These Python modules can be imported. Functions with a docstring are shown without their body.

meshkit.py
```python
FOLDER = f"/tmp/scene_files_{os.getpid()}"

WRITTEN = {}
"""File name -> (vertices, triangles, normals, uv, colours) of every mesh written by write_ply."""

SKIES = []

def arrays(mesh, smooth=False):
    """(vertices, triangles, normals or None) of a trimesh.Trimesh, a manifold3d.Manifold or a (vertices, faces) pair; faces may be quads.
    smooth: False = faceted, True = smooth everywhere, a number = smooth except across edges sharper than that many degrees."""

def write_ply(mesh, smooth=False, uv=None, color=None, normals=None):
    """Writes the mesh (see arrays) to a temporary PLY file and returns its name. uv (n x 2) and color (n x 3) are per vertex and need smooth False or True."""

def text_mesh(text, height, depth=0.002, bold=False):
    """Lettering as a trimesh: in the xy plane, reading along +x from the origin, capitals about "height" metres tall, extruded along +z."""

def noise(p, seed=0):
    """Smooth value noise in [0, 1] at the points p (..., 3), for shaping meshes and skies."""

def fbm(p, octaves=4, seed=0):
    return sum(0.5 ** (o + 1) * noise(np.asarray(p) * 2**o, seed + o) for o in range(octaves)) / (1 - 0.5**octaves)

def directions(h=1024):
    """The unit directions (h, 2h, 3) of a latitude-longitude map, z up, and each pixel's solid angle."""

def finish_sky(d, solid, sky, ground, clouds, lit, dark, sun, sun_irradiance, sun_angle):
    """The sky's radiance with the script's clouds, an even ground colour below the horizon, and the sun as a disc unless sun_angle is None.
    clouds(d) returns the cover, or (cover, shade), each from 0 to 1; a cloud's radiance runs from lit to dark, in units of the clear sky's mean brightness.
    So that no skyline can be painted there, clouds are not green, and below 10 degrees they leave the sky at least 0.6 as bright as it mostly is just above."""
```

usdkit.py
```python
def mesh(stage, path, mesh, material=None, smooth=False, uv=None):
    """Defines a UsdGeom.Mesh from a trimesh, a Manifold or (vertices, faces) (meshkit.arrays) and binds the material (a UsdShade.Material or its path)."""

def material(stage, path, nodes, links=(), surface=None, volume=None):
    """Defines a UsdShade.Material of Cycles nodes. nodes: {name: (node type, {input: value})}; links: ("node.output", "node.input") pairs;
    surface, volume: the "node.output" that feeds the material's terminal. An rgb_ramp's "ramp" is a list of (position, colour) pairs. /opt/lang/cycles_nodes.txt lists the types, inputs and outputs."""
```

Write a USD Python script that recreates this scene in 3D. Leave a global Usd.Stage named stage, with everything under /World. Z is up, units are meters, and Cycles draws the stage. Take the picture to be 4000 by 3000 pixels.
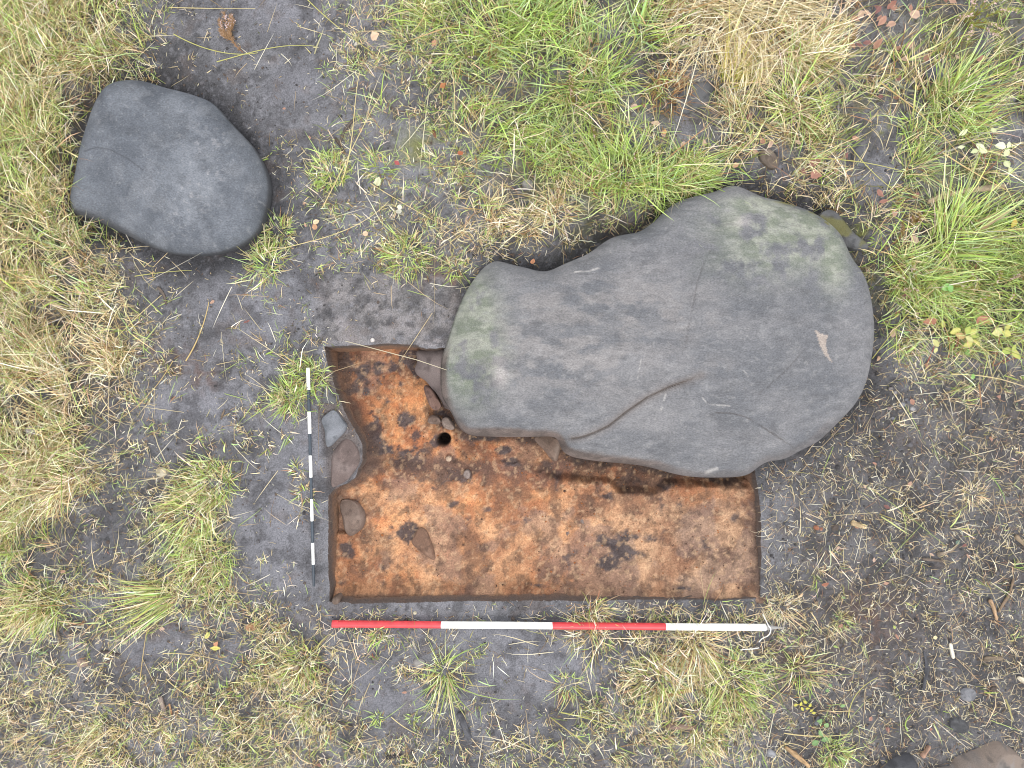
import math, random
import numpy as np, trimesh, usdkit, meshkit
from pxr import Usd, UsdGeom, UsdLux, UsdShade, Gf, Sdf, Vt
from scipy.ndimage import gaussian_filter, map_coordinates, distance_transform_edt, zoom as ndzoom
from scipy.spatial import cKDTree
from scipy.interpolate import CubicSpline
from PIL import Image, ImageDraw

stage = Usd.Stage.CreateInMemory()
UsdGeom.SetStageUpAxis(stage, UsdGeom.Tokens.z)
UsdGeom.SetStageMetersPerUnit(stage, 1.0)
UsdGeom.Xform.Define(stage, '/World')
UsdGeom.Scope.Define(stage, '/World/Looks')

# ------------------------------------------------------------------ camera, sky, sun, exposure
H = 3.22                    # camera height over the ground
PPM = 862.0                 # photograph pixels per metre at ground level
cam = UsdGeom.Camera.Define(stage, '/World/camera')
cam.CreateHorizontalApertureAttr(36.0)
cam.CreateVerticalApertureAttr(27.0)
cam.CreateFocalLengthAttr(36.0 * H / (4000 / PPM))
cam.CreateClippingRangeAttr(Gf.Vec2f(0.05, 500))
cam.AddTranslateOp().Set(Gf.Vec3d(0, 0, H))
cam.CreateExposureAttr(0.48)
SUN_EL, SUN_AZ = math.radians(58), math.radians(160)     # azimuth from +y towards +x
sun = UsdLux.DistantLight.Define(stage, '/World/sun')
sun.CreateNormalizeAttr(True); sun.CreateIntensityAttr(0.40); sun.CreateAngleAttr(28.0)
sun.CreateColorAttr(Gf.Vec3f(1.0, 0.97, 0.92))
sun.AddRotateZOp().Set(-math.degrees(SUN_AZ)); sun.AddRotateXOp().Set(-(90 - math.degrees(SUN_EL)) + 0.0)
sky = UsdLux.DomeLight.Define(stage, '/World/sky')
skymat = usdkit.material(stage, '/World/Looks/sky', {
    's': ('sky_texture', {'sky_type': 'single_scattering', 'sun_disc': False, 'sun_elevation': SUN_EL, 'sun_rotation': SUN_AZ}),
    'tc': ('texture_coordinate', {}),
    'n': ('noise_texture', {'scale': 2.2, 'detail': 5.0, 'roughness': 0.55}),
    'r': ('rgb_ramp', {'ramp': [(0.25, (0.72, 0.72, 0.72)), (0.7, (1, 1, 1))]}),
    'm': ('mix', {'color2': (11.7, 11.85, 12.2)}),
    'b': ('background_shader', {'strength': 0.12})},
    [('tc.generated', 'n.vector'), ('n.fac', 'r.fac'), ('r.color', 'm.fac'), ('s.color', 'm.color1'), ('m.color', 'b.color')], surface='b.background')
UsdShade.MaterialBindingAPI.Apply(sky.GetPrim()).Bind(skymat)

# ------------------------------------------------------------------ helpers
rng = np.random.default_rng(7)
_count = {}
def path_for(name, parent=None):
    base = '/World' if parent is None else str(parent.GetPath())
    k = (base, name); n = _count.get(k, 0); _count[k] = n + 1
    return f'{base}/{name}' if n == 0 else f'{base}/{name}_{n:03d}'
def tag(p, label=None, cat=None, group=None, kind=None):
    p = p.GetPrim() if hasattr(p, 'GetPrim') else p
    for k, v in (('label', label), ('category', cat), ('group', group), ('kind', kind)):
        if v: p.SetCustomDataByKey(k, v)
    return p
def obj(name, mesh, mat, parent=None, col=None, smooth=True):
    if col is not None:                       # drop points that no face uses
        v_, f_ = np.asarray(mesh[0]), np.asarray(mesh[1]); u_ = np.unique(f_)
        if len(u_) < len(v_):
            re_ = np.zeros(len(v_), int); re_[u_] = np.arange(len(u_)); mesh = (v_[u_], re_[f_]); col = np.asarray(col)[u_]
    m = usdkit.mesh(stage, path_for(name, parent), mesh, mat, smooth=smooth)
    if col is not None:
        UsdGeom.PrimvarsAPI(m).CreatePrimvar('col', Sdf.ValueTypeNames.Color3fArray, 'vertex').Set(Vt.Vec3fArray.FromNumpy(np.asarray(col, np.float32)))
    return m.GetPrim()
def thing(name, label, cat, loc=(0, 0, 0), rz=0, group=None):
    x = UsdGeom.Xform.Define(stage, path_for(name))
    x.AddTranslateOp().Set(Gf.Vec3d(*map(float, loc)))
    if rz: x.AddRotateZOp().Set(math.degrees(rz))
    return tag(x, label, cat, group)
def P(px, py, z=0.0):
    k = (H - z) / H / PPM
    return np.stack([(np.asarray(px, float) - 2000) * k, (1500 - np.asarray(py, float)) * k], -1)
def lin(r, g, b, k=1.0):
    c = np.array([r, g, b], float) / 255
    return np.where(c < 0.04045, c / 12.92, ((c + 0.055) / 1.055) ** 2.4) * k
def n2(x, y, s, seed=0, oc=4):
    p = np.stack([np.asarray(x) * s + 50, np.asarray(y) * s + 50, np.full(np.shape(x), 3.7)], -1)
    return meshkit.fbm(p, oc, seed)
def fr(x, y, s, seed=0, oc=6, warp=0.35):
    wx_ = x + warp / s * (n2(x, y, s * 1.3, seed + 300, 3) - 0.5) * 2; wy_ = y + warp / s * (n2(x, y, s * 1.3, seed + 400, 3) - 0.5) * 2
    p = np.stack([wx_ * s + 50, wy_ * s + 50, np.full(np.shape(x), 7.1)], -1)
    return sum(0.62 ** o * meshkit.noise(p * 2 ** o, seed + o) for o in range(oc)) / sum(0.62 ** o for o in range(oc))
def ss(x, a, b):
    t = np.clip((np.asarray(x, float) - a) / (b - a), 0, 1); return t * t * (3 - 2 * t)
def mixc(a, b, t):
    t = np.asarray(t)[..., None]; return a * (1 - t) + np.asarray(b) * t
def seg_dist(x, y, pts):
    """distance to a polyline, and position along it 0..1"""
    pts = np.asarray(pts, float); best = np.full(np.shape(x), 1e9); at = np.zeros(np.shape(x)); side = np.zeros(np.shape(x))
    L = np.r_[0, np.cumsum(np.linalg.norm(np.diff(pts, axis=0), axis=1))]
    for i in range(len(pts) - 1):
        a, b = pts[i], pts[i + 1]; d = b - a; l2 = d @ d
        t = np.clip(((x - a[0]) * d[0] + (y - a[1]) * d[1]) / l2, 0, 1)
        q = np.hypot(x - a[0] - t * d[0], y - a[1] - t * d[1])
        m = q < best; best = np.where(m, q, best); at = np.where(m, (L[i] + t * (L[i + 1] - L[i])) / L[-1], at)
        side = np.where(m, np.sign(d[0] * (y - a[1]) - d[1] * (x - a[0])), side)
    return best, at, side

# raster fields over the picture area (and a margin), in photograph pixels / STEP
X0, Y0, X1, Y1, STEP = -700, -600, 4700, 3600, 5
FW, FH = (X1 - X0) // STEP, (Y1 - Y0) // STEP
def raster(polys, blur=0):
    im = Image.new('L', (FW, FH)); d = ImageDraw.Draw(im)
    for p in polys: d.polygon([((x - X0) / STEP, (y - Y0) / STEP) for x, y in p], fill=255)
    a = np.asarray(im, float) / 255
    return gaussian_filter(a, blur / STEP) if blur else a
def samp(f, px, py):
    return map_coordinates(f, [(np.asarray(py) - Y0) / STEP - 0.5, (np.asarray(px) - X0) / STEP - 0.5], order=1, mode='nearest')
def to_px(x, y): return x * PPM + 2000, 1500 - y * PPM

# ------------------------------------------------------------------ materials
def vcol_mat(name, scale=120.0, amt=0.35, bump=0.5, bdist=0.004, rough=0.92, spec=0.25, bscale=None, contrast=(0.3, 0.7), stretch=(1, 1, 1)):
    return usdkit.material(stage, f'/World/Looks/{name}', {
        'a': ('attribute', {'attribute': 'col'}), 'g': ('geometry', {}),
        'mp': ('mapping', {'scale': stretch}),
        'n': ('noise_texture', {'scale': scale, 'detail': 6.0, 'roughness': 0.65}),
        'r': ('rgb_ramp', {'ramp': [(contrast[0], (1 - amt,) * 3), (contrast[1], (1 + amt,) * 3)]}),
        'x': ('mix', {'mix_type': 'multiply', 'fac': 1.0}),
        'n2': ('noise_texture', {'scale': bscale or scale * 0.8, 'detail': 8.0, 'roughness': 0.7}),
        'b': ('bump', {'strength': bump, 'distance': bdist}),
        'p': ('principled_bsdf', {'roughness': rough, 'specular_ior_level': spec})},
        [('g.position', 'mp.vector'), ('mp.vector', 'n.vector'), ('g.position', 'n2.vector'), ('n.fac', 'r.fac'), ('a.color', 'x.color1'), ('r.color', 'x.color2'),
         ('x.color', 'p.base_color'), ('n2.fac', 'b.height'), ('b.normal', 'p.normal')], surface='p.BSDF')
def plain_mat(name, color, rough=0.8, spec=0.3, scale=80.0, amt=0.25, bump=0.3, bdist=0.002):
    c = np.asarray(color, float)
    return usdkit.material(stage, f'/World/Looks/{name}', {
        'g': ('geometry', {}), 'n': ('noise_texture', {'scale': scale, 'detail': 5.0, 'roughness': 0.6}),
        'r': ('rgb_ramp', {'ramp': [(0.3, tuple(c * (1 - amt))), (0.7, tuple(np.minimum(c * (1 + amt), 0.95)))]}),
        'b': ('bump', {'strength': bump, 'distance': bdist}),
        'p': ('principled_bsdf', {'roughness': rough, 'specular_ior_level': spec})},
        [('g.position', 'n.vector'), ('n.fac', 'r.fac'), ('r.color', 'p.base_color'), ('n.fac', 'b.height'), ('b.normal', 'p.normal')], surface='p.BSDF')
M_soil = vcol_mat('soil', 170.0, 0.45, 0.9, 0.006, contrast=(0.32, 0.68), bscale=110)
M_floor = vcol_mat('subsoil', 150.0, 0.38, 0.8, 0.005, contrast=(0.32, 0.68), bscale=100)
M_rock = vcol_mat('boulder_stone', 220.0, 0.32, 0.7, 0.003, contrast=(0.32, 0.68), stretch=(0.55, 1, 1))
M_stone = vcol_mat('small_stone', 260.0, 0.25, 0.5, 0.003)
M_wood = vcol_mat('dead_wood', 260.0, 0.35, 0.7, 0.003)
M_leaf = usdkit.material(stage, '/World/Looks/leaf_blade', {
    'a': ('attribute', {'attribute': 'col'}), 'p': ('principled_bsdf', {'roughness': 0.55, 'specular_ior_level': 0.3}),
    't': ('translucent_bsdf', {}), 'm': ('mix_closure', {'fac': 0.28})},
    [('a.color', 'p.base_color'), ('a.color', 't.color'), ('p.BSDF', 'm.closure1'), ('t.BSDF', 'm.closure2')], surface='m.closure')
M_red = plain_mat('red_paint', lin(216, 66, 72, 0.7), 0.42, 0.5, 30, 0.22, 0.10)
M_white = plain_mat('white_paint', (0.74, 0.73, 0.70), 0.45, 0.5, 26, 0.14, 0.10)
M_black = plain_mat('black_paint', lin(56, 66, 76, 0.7), 0.45, 0.5, 30, 0.3, 0.08)
M_steel = plain_mat('grey_steel', lin(150, 148, 145, 0.8), 0.45, 0.5, 120, 0.25, 0.2)
M_string = plain_mat('white_string', (0.75, 0.74, 0.70), 0.8, 0.2, 400, 0.2, 0.4)
M_crumb = [plain_mat(f'soil_crumb_{n}', lin(*c, 0.66), 0.95, 0.15, 200, 0.35, 0.6) for n, c in (('dark', (72, 70, 71)), ('grey', (102, 100, 103)), ('brown', (96, 86, 80)))]

# ------------------------------------------------------------------ outlines read off the photograph (photograph pixels)
BIG = [(1904,1033),(1856,1078),(1811,1145),(1778,1217),(1758,1275),(1740,1330),(1722,1385),(1714,1440),(1714,1500),(1724,1560),(1758,1615),(1786,1668),(1828,1700),(1885,1706),(2000,1706),(2100,1705),(2165,1708),
       (2183,1728),(2196,1758),(2226,1780),(2260,1790),(2338,1802),(2452,1814),(2543,1829),(2633,1853),(2723,1867),(2844,1868),(2922,1858),(2960,1832),(3005,1806),(3060,1797),(3120,1766),(3181,1733),(3229,1687),(3289,1621),(3338,1555),(3368,1482),(3386,1398),
       (3395,1301),(3389,1211),(3371,1121),(3344,1060),(3305,1005),(3277,928),(3241,874),(3181,826),(3108,796),(3036,778),(2970,765),(2910,742),(2850,729),(2805,745),(2772,757),(2711,772),(2651,790),(2603,820),(2555,866),(2494,908),(2446,919),(2386,934),(2338,964),(2283,1000),(2199,1036),(2151,1058),(2108,1062),(2060,1051),(2000,1036),(1945,1022)]
SMALL = [(470,325),(518,319),(579,325),(651,347),(723,365),(784,384),(838,410),(886,462),(940,520),(990,576),(1026,636),(1049,696),(1054,750),(1043,823),(1009,904),(945,958),(850,990),(753,997),(663,989),(573,958),(512,928),(422,886),(338,848),(286,832),(271,778),(295,693),(326,579),(344,518),(368,446),(392,392),(424,348)]
TRENCH = [(1266,1350),(1400,1347),(1542,1342),(1627,1350),(1663,1362),(1729,1357),(1800,1360),(1850,1420),(1850,1560),(1930,1640),(2180,1640),(2320,1720),(2560,1760),(2760,1790),(2880,1800),(2948,1832),(2962,1920),(2970,2000),(2972,2150),(2970,2338),(2830,2344),(2543,2342),(2300,2346),(2000,2348),(1693,2352),(1458,2356),(1310,2356),(1287,2350),(1284,2200),(1281,2000),(1282,1938),(1308,1908),(1347,1893),(1385,1860),(1412,1800),(1412,1735),(1385,1680),(1353,1628),(1325,1570),(1303,1508),(1288,1450),(1276,1395)]
SHELF = [(1256,1440),(1290,1450),(1325,1570),(1412,1735),(1412,1800),(1347,1893),(1283,1925),(1268,1760),(1250,1640)]
PACK = [(1080,60,200,90),(1150,330,110,90),(1000,1080,220,110),(960,1260,200,110),(780,1580,200,120),(1080,2080,180,260),(1180,1750,110,150),(560,2540,160,80),(1400,2640,120,90),(1950,2640,280,150),(1500,2760,170,60),(2250,2560,200,80),(1500,640,150,120),(1950,2460,300,40)]
def closed_curve(pts, n):
    p = np.asarray(pts, float); p = np.vstack([p, p[:1]])
    t = np.r_[0, np.cumsum(np.sqrt(np.linalg.norm(np.diff(p, axis=0), axis=1)))]
    c = CubicSpline(t, p, bc_type='periodic'); q = c(np.linspace(0, t[-1], 8 * n, endpoint=False))
    L = np.r_[0, np.cumsum(np.linalg.norm(np.diff(np.vstack([q, q[:1]]), axis=0), axis=1))]
    u = np.linspace(0, L[-1], n, endpoint=False); q = np.vstack([q, q[:1]])
    return np.stack([np.interp(u, L, q[:, 0]), np.interp(u, L, q[:, 1])], 1)

# ------------------------------------------------------------------ ground height and cover maps
V = """9999952111013445888888734999999965567755
9999861000001443678888834699999965567755
9999762000001444567788754699998866656664
9999411001001243356756887663787554344566
9993000000011333256777776633657755247874
9991000000113332246677777445554452343434
9990000001113443356658899887443432263444
9970000000024433355666779986225554353456
9980000000013333366777553311000055446677
9984211000522444465321110000000044358877
8888530003632236631000000000000003799999
8888631001521000000000000000000003588888
8847772210222000000000000000000000376777
8887871111233000000000000000000000346665
8888662211266000000000000000000000235543
5476552113372000000000000000000001124332
7776442412220000000000000000000001111222
8888322222210000000000000000000011112222
8888334671220000000000000000001122222333
7773347861130000000000000000002222333333
8612125871220000000000000000001223333332
7723337982220000000000000000001222323443
6624357973400000000000000000001123332343
6865559974511000000000124332333322112232
4443443433752243111113555346323241112123
4332212433763221364212322568444421112333
4553323367773222342212425778754442212323
5554432378686321233112336546644433112344
5565555578556321133322446567644444322100
4457644578554455422344444455553354200000""".split('\n')
GR = """54533345788741112364
54433445678853234365
64333355678863246585
64333566666898432646
53322654411247425688
54333666700000003899
41223550000000003777
32234770000000002443
43353440000000002232
22453350000000001222
63345350000000002233
44346443444444443333
33334344554443332333
33334344444435542233
33344433444433443332""".split('\n')
def grid_field(rows, cell, smooth):
    a = np.array([[int(c) for c in r] for r in rows], float)
    a = np.pad(a, 8, mode='reflect')
    yy = ((np.arange(FH) + 0.5) * STEP + Y0) / cell - 0.5 + 8; xx = ((np.arange(FW) + 0.5) * STEP + X0) / cell - 0.5 + 8
    f = map_coordinates(a, np.meshgrid(yy, xx, indexing='ij'), order=1, mode='nearest')
    return gaussian_filter(f, smooth / STEP)
assert all(len(r) == 40 for r in V) and len(V) == 30, [(i, len(r)) for i, r in enumerate(V)]
assert all(len(r) == 20 for r in GR) and len(GR) == 15
f_dens = grid_field(V, 100, 25); f_green = grid_field(GR, 200, 60)
fx, fy = np.meshgrid((np.arange(FW) + 0.5) * STEP + X0, (np.arange(FH) + 0.5) * STEP + Y0)
MAT = [(-700,-600),(560,-600),(520,0),(470,110),(430,200),(440,255),(385,275),(335,330),(320,400),(315,480),(300,560),(290,640),(255,700),(240,760),(255,850),(330,900),(360,960),(330,1060),(440,1120),(480,1200),(540,1300),(500,1400),(470,1500),(380,1640),(350,1750),(360,1860),(300,1960),(160,2020),(120,2100),(170,2200),(220,2300),(260,2400),(150,2450),(0,2440),(-700,2450)]
TURF = [(1540,-600),(1540,60),(1720,120),(1760,300),(1790,480),(1850,640),(1780,760),(1840,850),(1960,890),(2090,890),(2230,860),(2350,850),(2480,830),(2600,780),(2720,730),(2850,690),(2980,700),(3200,780),(3300,860),(3400,960),(3440,1050),(3460,1200),(3600,1380),(3800,1440),(4000,1420),(4700,1400),(4700,-600)]
f_mat = raster([MAT], 18); f_turf = raster([TURF], 22)
big_c, small_c = closed_curve(BIG, 1400), closed_curve(SMALL, 800)
f_big, f_small, f_trench = raster([big_c]), raster([small_c]), raster([TRENCH])
d_out = lambda f: distance_transform_edt(f < 0.5) * STEP
d_big, d_small, d_trench = d_out(f_big), d_out(f_small), d_out(f_trench)
wx, wy = (fx - 2000) / PPM, (1500 - fy) / PPM
f_z = 0.022 * (n2(wx, wy, 2.2, 1) - 0.5) + 0.018 * (n2(wx, wy, 9, 2) - 0.5)
f_z += 0.045 * f_mat + 0.040 * f_turf
rough = 0.35 + 0.65 * np.clip(1 - np.exp(-((fx - 900) / 350) ** 2 - ((fy - 1300) / 500) ** 2) - np.exp(-((fx - 2000) / 500) ** 2 - ((fy - 2720) / 200) ** 2), 0, 1)
f_z += rough * 0.016 * (n2(wx, wy, 28, 3) - 0.5) + rough * 0.010 * (n2(wx, wy, 70, 4) - 0.5)
f_z -= 0.055 * np.exp(-(d_small / 75) ** 2) + 0.045 * np.exp(-(d_big / 70) ** 2) * ss(fy, 1700, 1500)
f_z -= 0.05 * np.exp(-((fx - 330) / 120) ** 2 - ((fy - 900) / 55) ** 2)
f_z -= 0.05 * np.exp(-((fx - 250) / 90) ** 2 - ((fy - 1285) / 55) ** 2) + 0.04 * np.exp(-((fx - 150) / 150) ** 2 - ((fy - 1590) / 50) ** 2)
f_z -= 0.03 * np.exp(-((fx - 3050) / 60) ** 2 - ((fy - 2540) / 50) ** 2)
f_z += 0.010 * np.exp(-(d_trench / 40) ** 2) * (fx > 2950)
f_shelf = raster([SHELF], 8)
f_bare = np.clip(sum(np.exp(-((fx - a_) / b_) ** 2 - ((fy - c_) / d_) ** 2) for a_, c_, b_, d_ in PACK) + ss(fy, 1050, 1110) * ss(fx, 1200, 1300) * ss(fx, 1900, 1800) * ss(fy, 1400, 1340), 0, 1)
flat_t = np.exp(-(d_trench / 60) ** 2); f_z = f_z * (1 - 0.8 * flat_t) - 0.026 * f_shelf
f_z = gaussian_filter(f_z, 0.6)
edge = np.minimum.reduce([fx - X0, X1 - fx, fy - Y0, Y1 - fy]); f_z *= ss(edge, 0, 250)
def gz(x, y):
    x, y = np.asarray(x, float), np.asarray(y, float); px, py = to_px(np.atleast_1d(x), np.atleast_1d(y)); return samp(f_z, px, py).reshape(x.shape)
def at(px, py, dz=0.0):
    p = P(px, py, 0); return np.array([p[0], p[1], float(gz(p[0], p[1])) + dz])

# ------------------------------------------------------------------ ground sheet
def axis(lo, hi, step, far):
    fine = np.arange(lo, hi + 1e-6, step); out, s = [], step
    while (out[-1] if out else 0) < far: s *= 1.55; out.append((out[-1] if out else 0) + s)
    o = np.array(out); return np.r_[lo - o[::-1], fine, fine[-1] + o]
gxs, gys = axis(-2.62, 2.62, 0.0066, 60), axis(-2.02, 2.02, 0.0066, 60)
GX, GY = np.meshgrid(gxs, gys)
tr_xy = P(np.array(TRENCH)[:, 0], np.array(TRENCH)[:, 1])
def densify(p, step, wob=0.0, seed=0):
    q = np.vstack([p, p[:1]]); L = np.r_[0, np.cumsum(np.linalg.norm(np.diff(q, axis=0), axis=1))]
    u = np.arange(0, L[-1], step); r = np.stack([np.interp(u, L, q[:, 0]), np.interp(u, L, q[:, 1])], 1)
    if wob: r = r + wob * (np.stack([n2(r[:, 0], r[:, 1], 14, seed), n2(r[:, 0], r[:, 1], 14, seed + 9)], 1) - 0.5) + wob * 0.5 * (np.stack([n2(r[:, 0], r[:, 1], 60, seed + 1), n2(r[:, 0], r[:, 1], 60, seed + 5)], 1) - 0.5)
    return r
lip = densify(tr_xy, 0.0033, 0.016, 21)
tree = cKDTree(lip)
import shapely
lip_poly = shapely.Polygon(lip).buffer(0)
near = np.abs(GX) < 1.3
d, i = tree.query(np.stack([GX.ravel(), GY.ravel()], 1), distance_upper_bound=0.0052)
hit = np.isfinite(d); gxf, gyf = GX.ravel().copy(), GY.ravel().copy()
gxf[hit], gyf[hit] = lip[i[hit], 0], lip[i[hit], 1]
gzf = gz(gxf, gyf)
nx, ny = len(gxs), len(gys)
q = (np.arange(ny - 1)[:, None] * nx + np.arange(nx - 1)[None]).ravel()
quads = np.stack([q, q + 1, q + nx + 1, q + nx], 1)
tri = np.vstack([quads[:, [0, 1, 2]], quads[:, [0, 2, 3]]])
cx, cy = gxf[tri].mean(1), gyf[tri].mean(1)
cand = (cx > -1.0) & (cx < 1.25) & (cy > -1.1) & (cy < 0.3)
ins = np.zeros(len(tri), bool); ins[cand] = shapely.contains_xy(lip_poly, cx[cand], cy[cand])
tri = tri[~ins]

def ground_color(x, y):
    px, py = to_px(x, y)
    a = n2(x, y, 3.0, 31); b = n2(x, y, 11, 32); c = n2(x, y, 40, 33, 3); e = n2(x, y, 95, 36, 2)
    col = mixc(lin(88, 86, 87), lin(120, 118, 120), ss(0.55 * a + 0.45 * b, 0.40, 0.62))
    pack = np.zeros_like(px)                      # trodden, pale grey soil
    for cx_, cy_, rx, ry in PACK:
        pack += np.exp(-((px - cx_) / rx) ** 2 - ((py - cy_) / ry) ** 2)
    col = mixc(col, lin(125, 123, 127), 0.8 * np.clip(pack, 0, 1) * (0.55 + 0.45 * b))
    # mauve grey strip above the trench
    m = ss(py, 1040, 1110) * ss(px, 1190, 1290) * ss(px, 1850, 1760) * ss(py, 1360, 1340)
    strip = mixc(lin(106, 102, 100), lin(130, 124, 122), ss(b, 0.35, 0.6)); strip = mixc(strip, lin(92, 90, 91), ss(fr(x, y, 9, 39), 0.52, 0.66) * 0.6)
    strip = mixc(strip, lin(128, 98, 84), ss(n2(x, y, 17, 41), 0.62, 0.72) * 0.6)
    col = mixc(col, strip, m)
    streak = np.exp(-((px - 1352 - (py - 1290) * 0.45) / 26) ** 2 - ((py - 1290) / 55) ** 2) + 0.8 * np.exp(-((px - 1720) / 70) ** 2 - ((py - 1345) / 14) ** 2)
    col = mixc(col, lin(158, 150, 150), np.clip(streak, 0, 1) * ss(c, 0.3, 0.6) * 0.8)
    # fresher darker earth to the right and by the boulders
    dk = ss(px, 2900, 3150) * ss(py, 1380, 1560)
    col = mixc(col, mixc(lin(70, 67, 66), lin(98, 95, 94), ss(b, 0.35, 0.65)), 0.85 * dk)
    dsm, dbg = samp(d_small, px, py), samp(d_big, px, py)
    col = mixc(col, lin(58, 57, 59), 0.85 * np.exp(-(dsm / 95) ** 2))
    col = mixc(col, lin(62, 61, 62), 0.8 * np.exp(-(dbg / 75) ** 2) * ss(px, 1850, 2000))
    col = mixc(col, lin(64, 62, 62), 0.7 * np.exp(-((px - 700) / 260) ** 2 - ((py - 250) / 90) ** 2))
    col = mixc(col, lin(66, 63, 62), 0.75 * np.exp(-((px - 2400) / 330) ** 2 - ((py - 930) / 70) ** 2))
    # loose dark specks and crumbs
    col = mixc(col, lin(50, 49, 50), 0.6 * ss(c, 0.56, 0.70) * (1 - 0.6 * np.clip(pack, 0, 1)))
    col = mixc(col, lin(136, 134, 138), 0.35 * ss(e, 0.60, 0.74))
    col = mixc(col, mixc(lin(92, 82, 77), lin(118, 108, 104), b), samp(f_shelf, px, py) * 0.9)
    # rusty patches
    for cx_, cy_, rx, ry in ((640,1400,130,60),(800,1470,60,60),(440,2290,60,30),(620,2450,60,30),(3080,2560,120,50),(3420,2420,160,120),(1700,1060,60,40)):
        col = mixc(col, lin(104, 78, 66), 0.55 * np.exp(-((px - cx_) / rx) ** 2 - ((py - cy_) / ry) ** 2) * ss(c, 0.35, 0.6))
    # thatch under the grass, moss on the upper right
    th = np.clip(samp(f_mat, px, py) * 0.8 + samp(f_turf, px, py) * 0.35, 0, 1) * ss(samp(f_dens, px, py), 3, 7)
    col = mixc(col, mixc(lin(74, 66, 52), lin(88, 82, 60), b), th * 0.55)
    mo = np.zeros_like(px)
    for cx_, cy_, rx, ry in ((3750,90,160,110),(3850,230,160,80),(3300,480,90,70),(3480,520,100,60),(3720,640,140,60),(3800,850,200,120),(3600,1080,240,120),(2480,60,80,70),(2250,620,260,220),(1640,580,90,70),(3230,870,110,30),(3360,920,40,40),(2060,120,220,130),(3100,560,80,60)):
        mo += np.exp(-((px - cx_) / rx) ** 2 - ((py - cy_) / ry) ** 2)
    col = mixc(col, mixc(lin(98, 96, 44), lin(126, 128, 58), c), 0.8 * np.clip(mo, 0, 1) * ss(n2(x, y, 16, 45), 0.42, 0.58))
        # mottling: brown humus, darker damp spots, dry pale crust
    col = mixc(col, lin(98, 86, 80), ss(n2(x, y, 15, 47), 0.56, 0.68) * 0.35)
    col = mixc(col, lin(68, 66, 67), ss(fr(x, y, 13, 48), 0.54, 0.64) * 0.55)
    col = mixc(col, lin(132, 129, 132), ss(n2(x, y, 33, 49), 0.57, 0.70) * 0.40 * (1 - 0.6 * dk))
    return col * np.array([0.765, 0.785, 0.815])
gcol = ground_color(gxf, gyf)
used = np.unique(tri); remap = np.full(len(gxf), -1); remap[used] = np.arange(len(used))
tag(obj('ground', (np.stack([gxf, gyf, gzf], 1)[used], remap[tri]), M_soil, col=gcol[used]), 'bare dark grey soil trodden around the trench and under the grass', 'ground', kind='structure')

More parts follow.
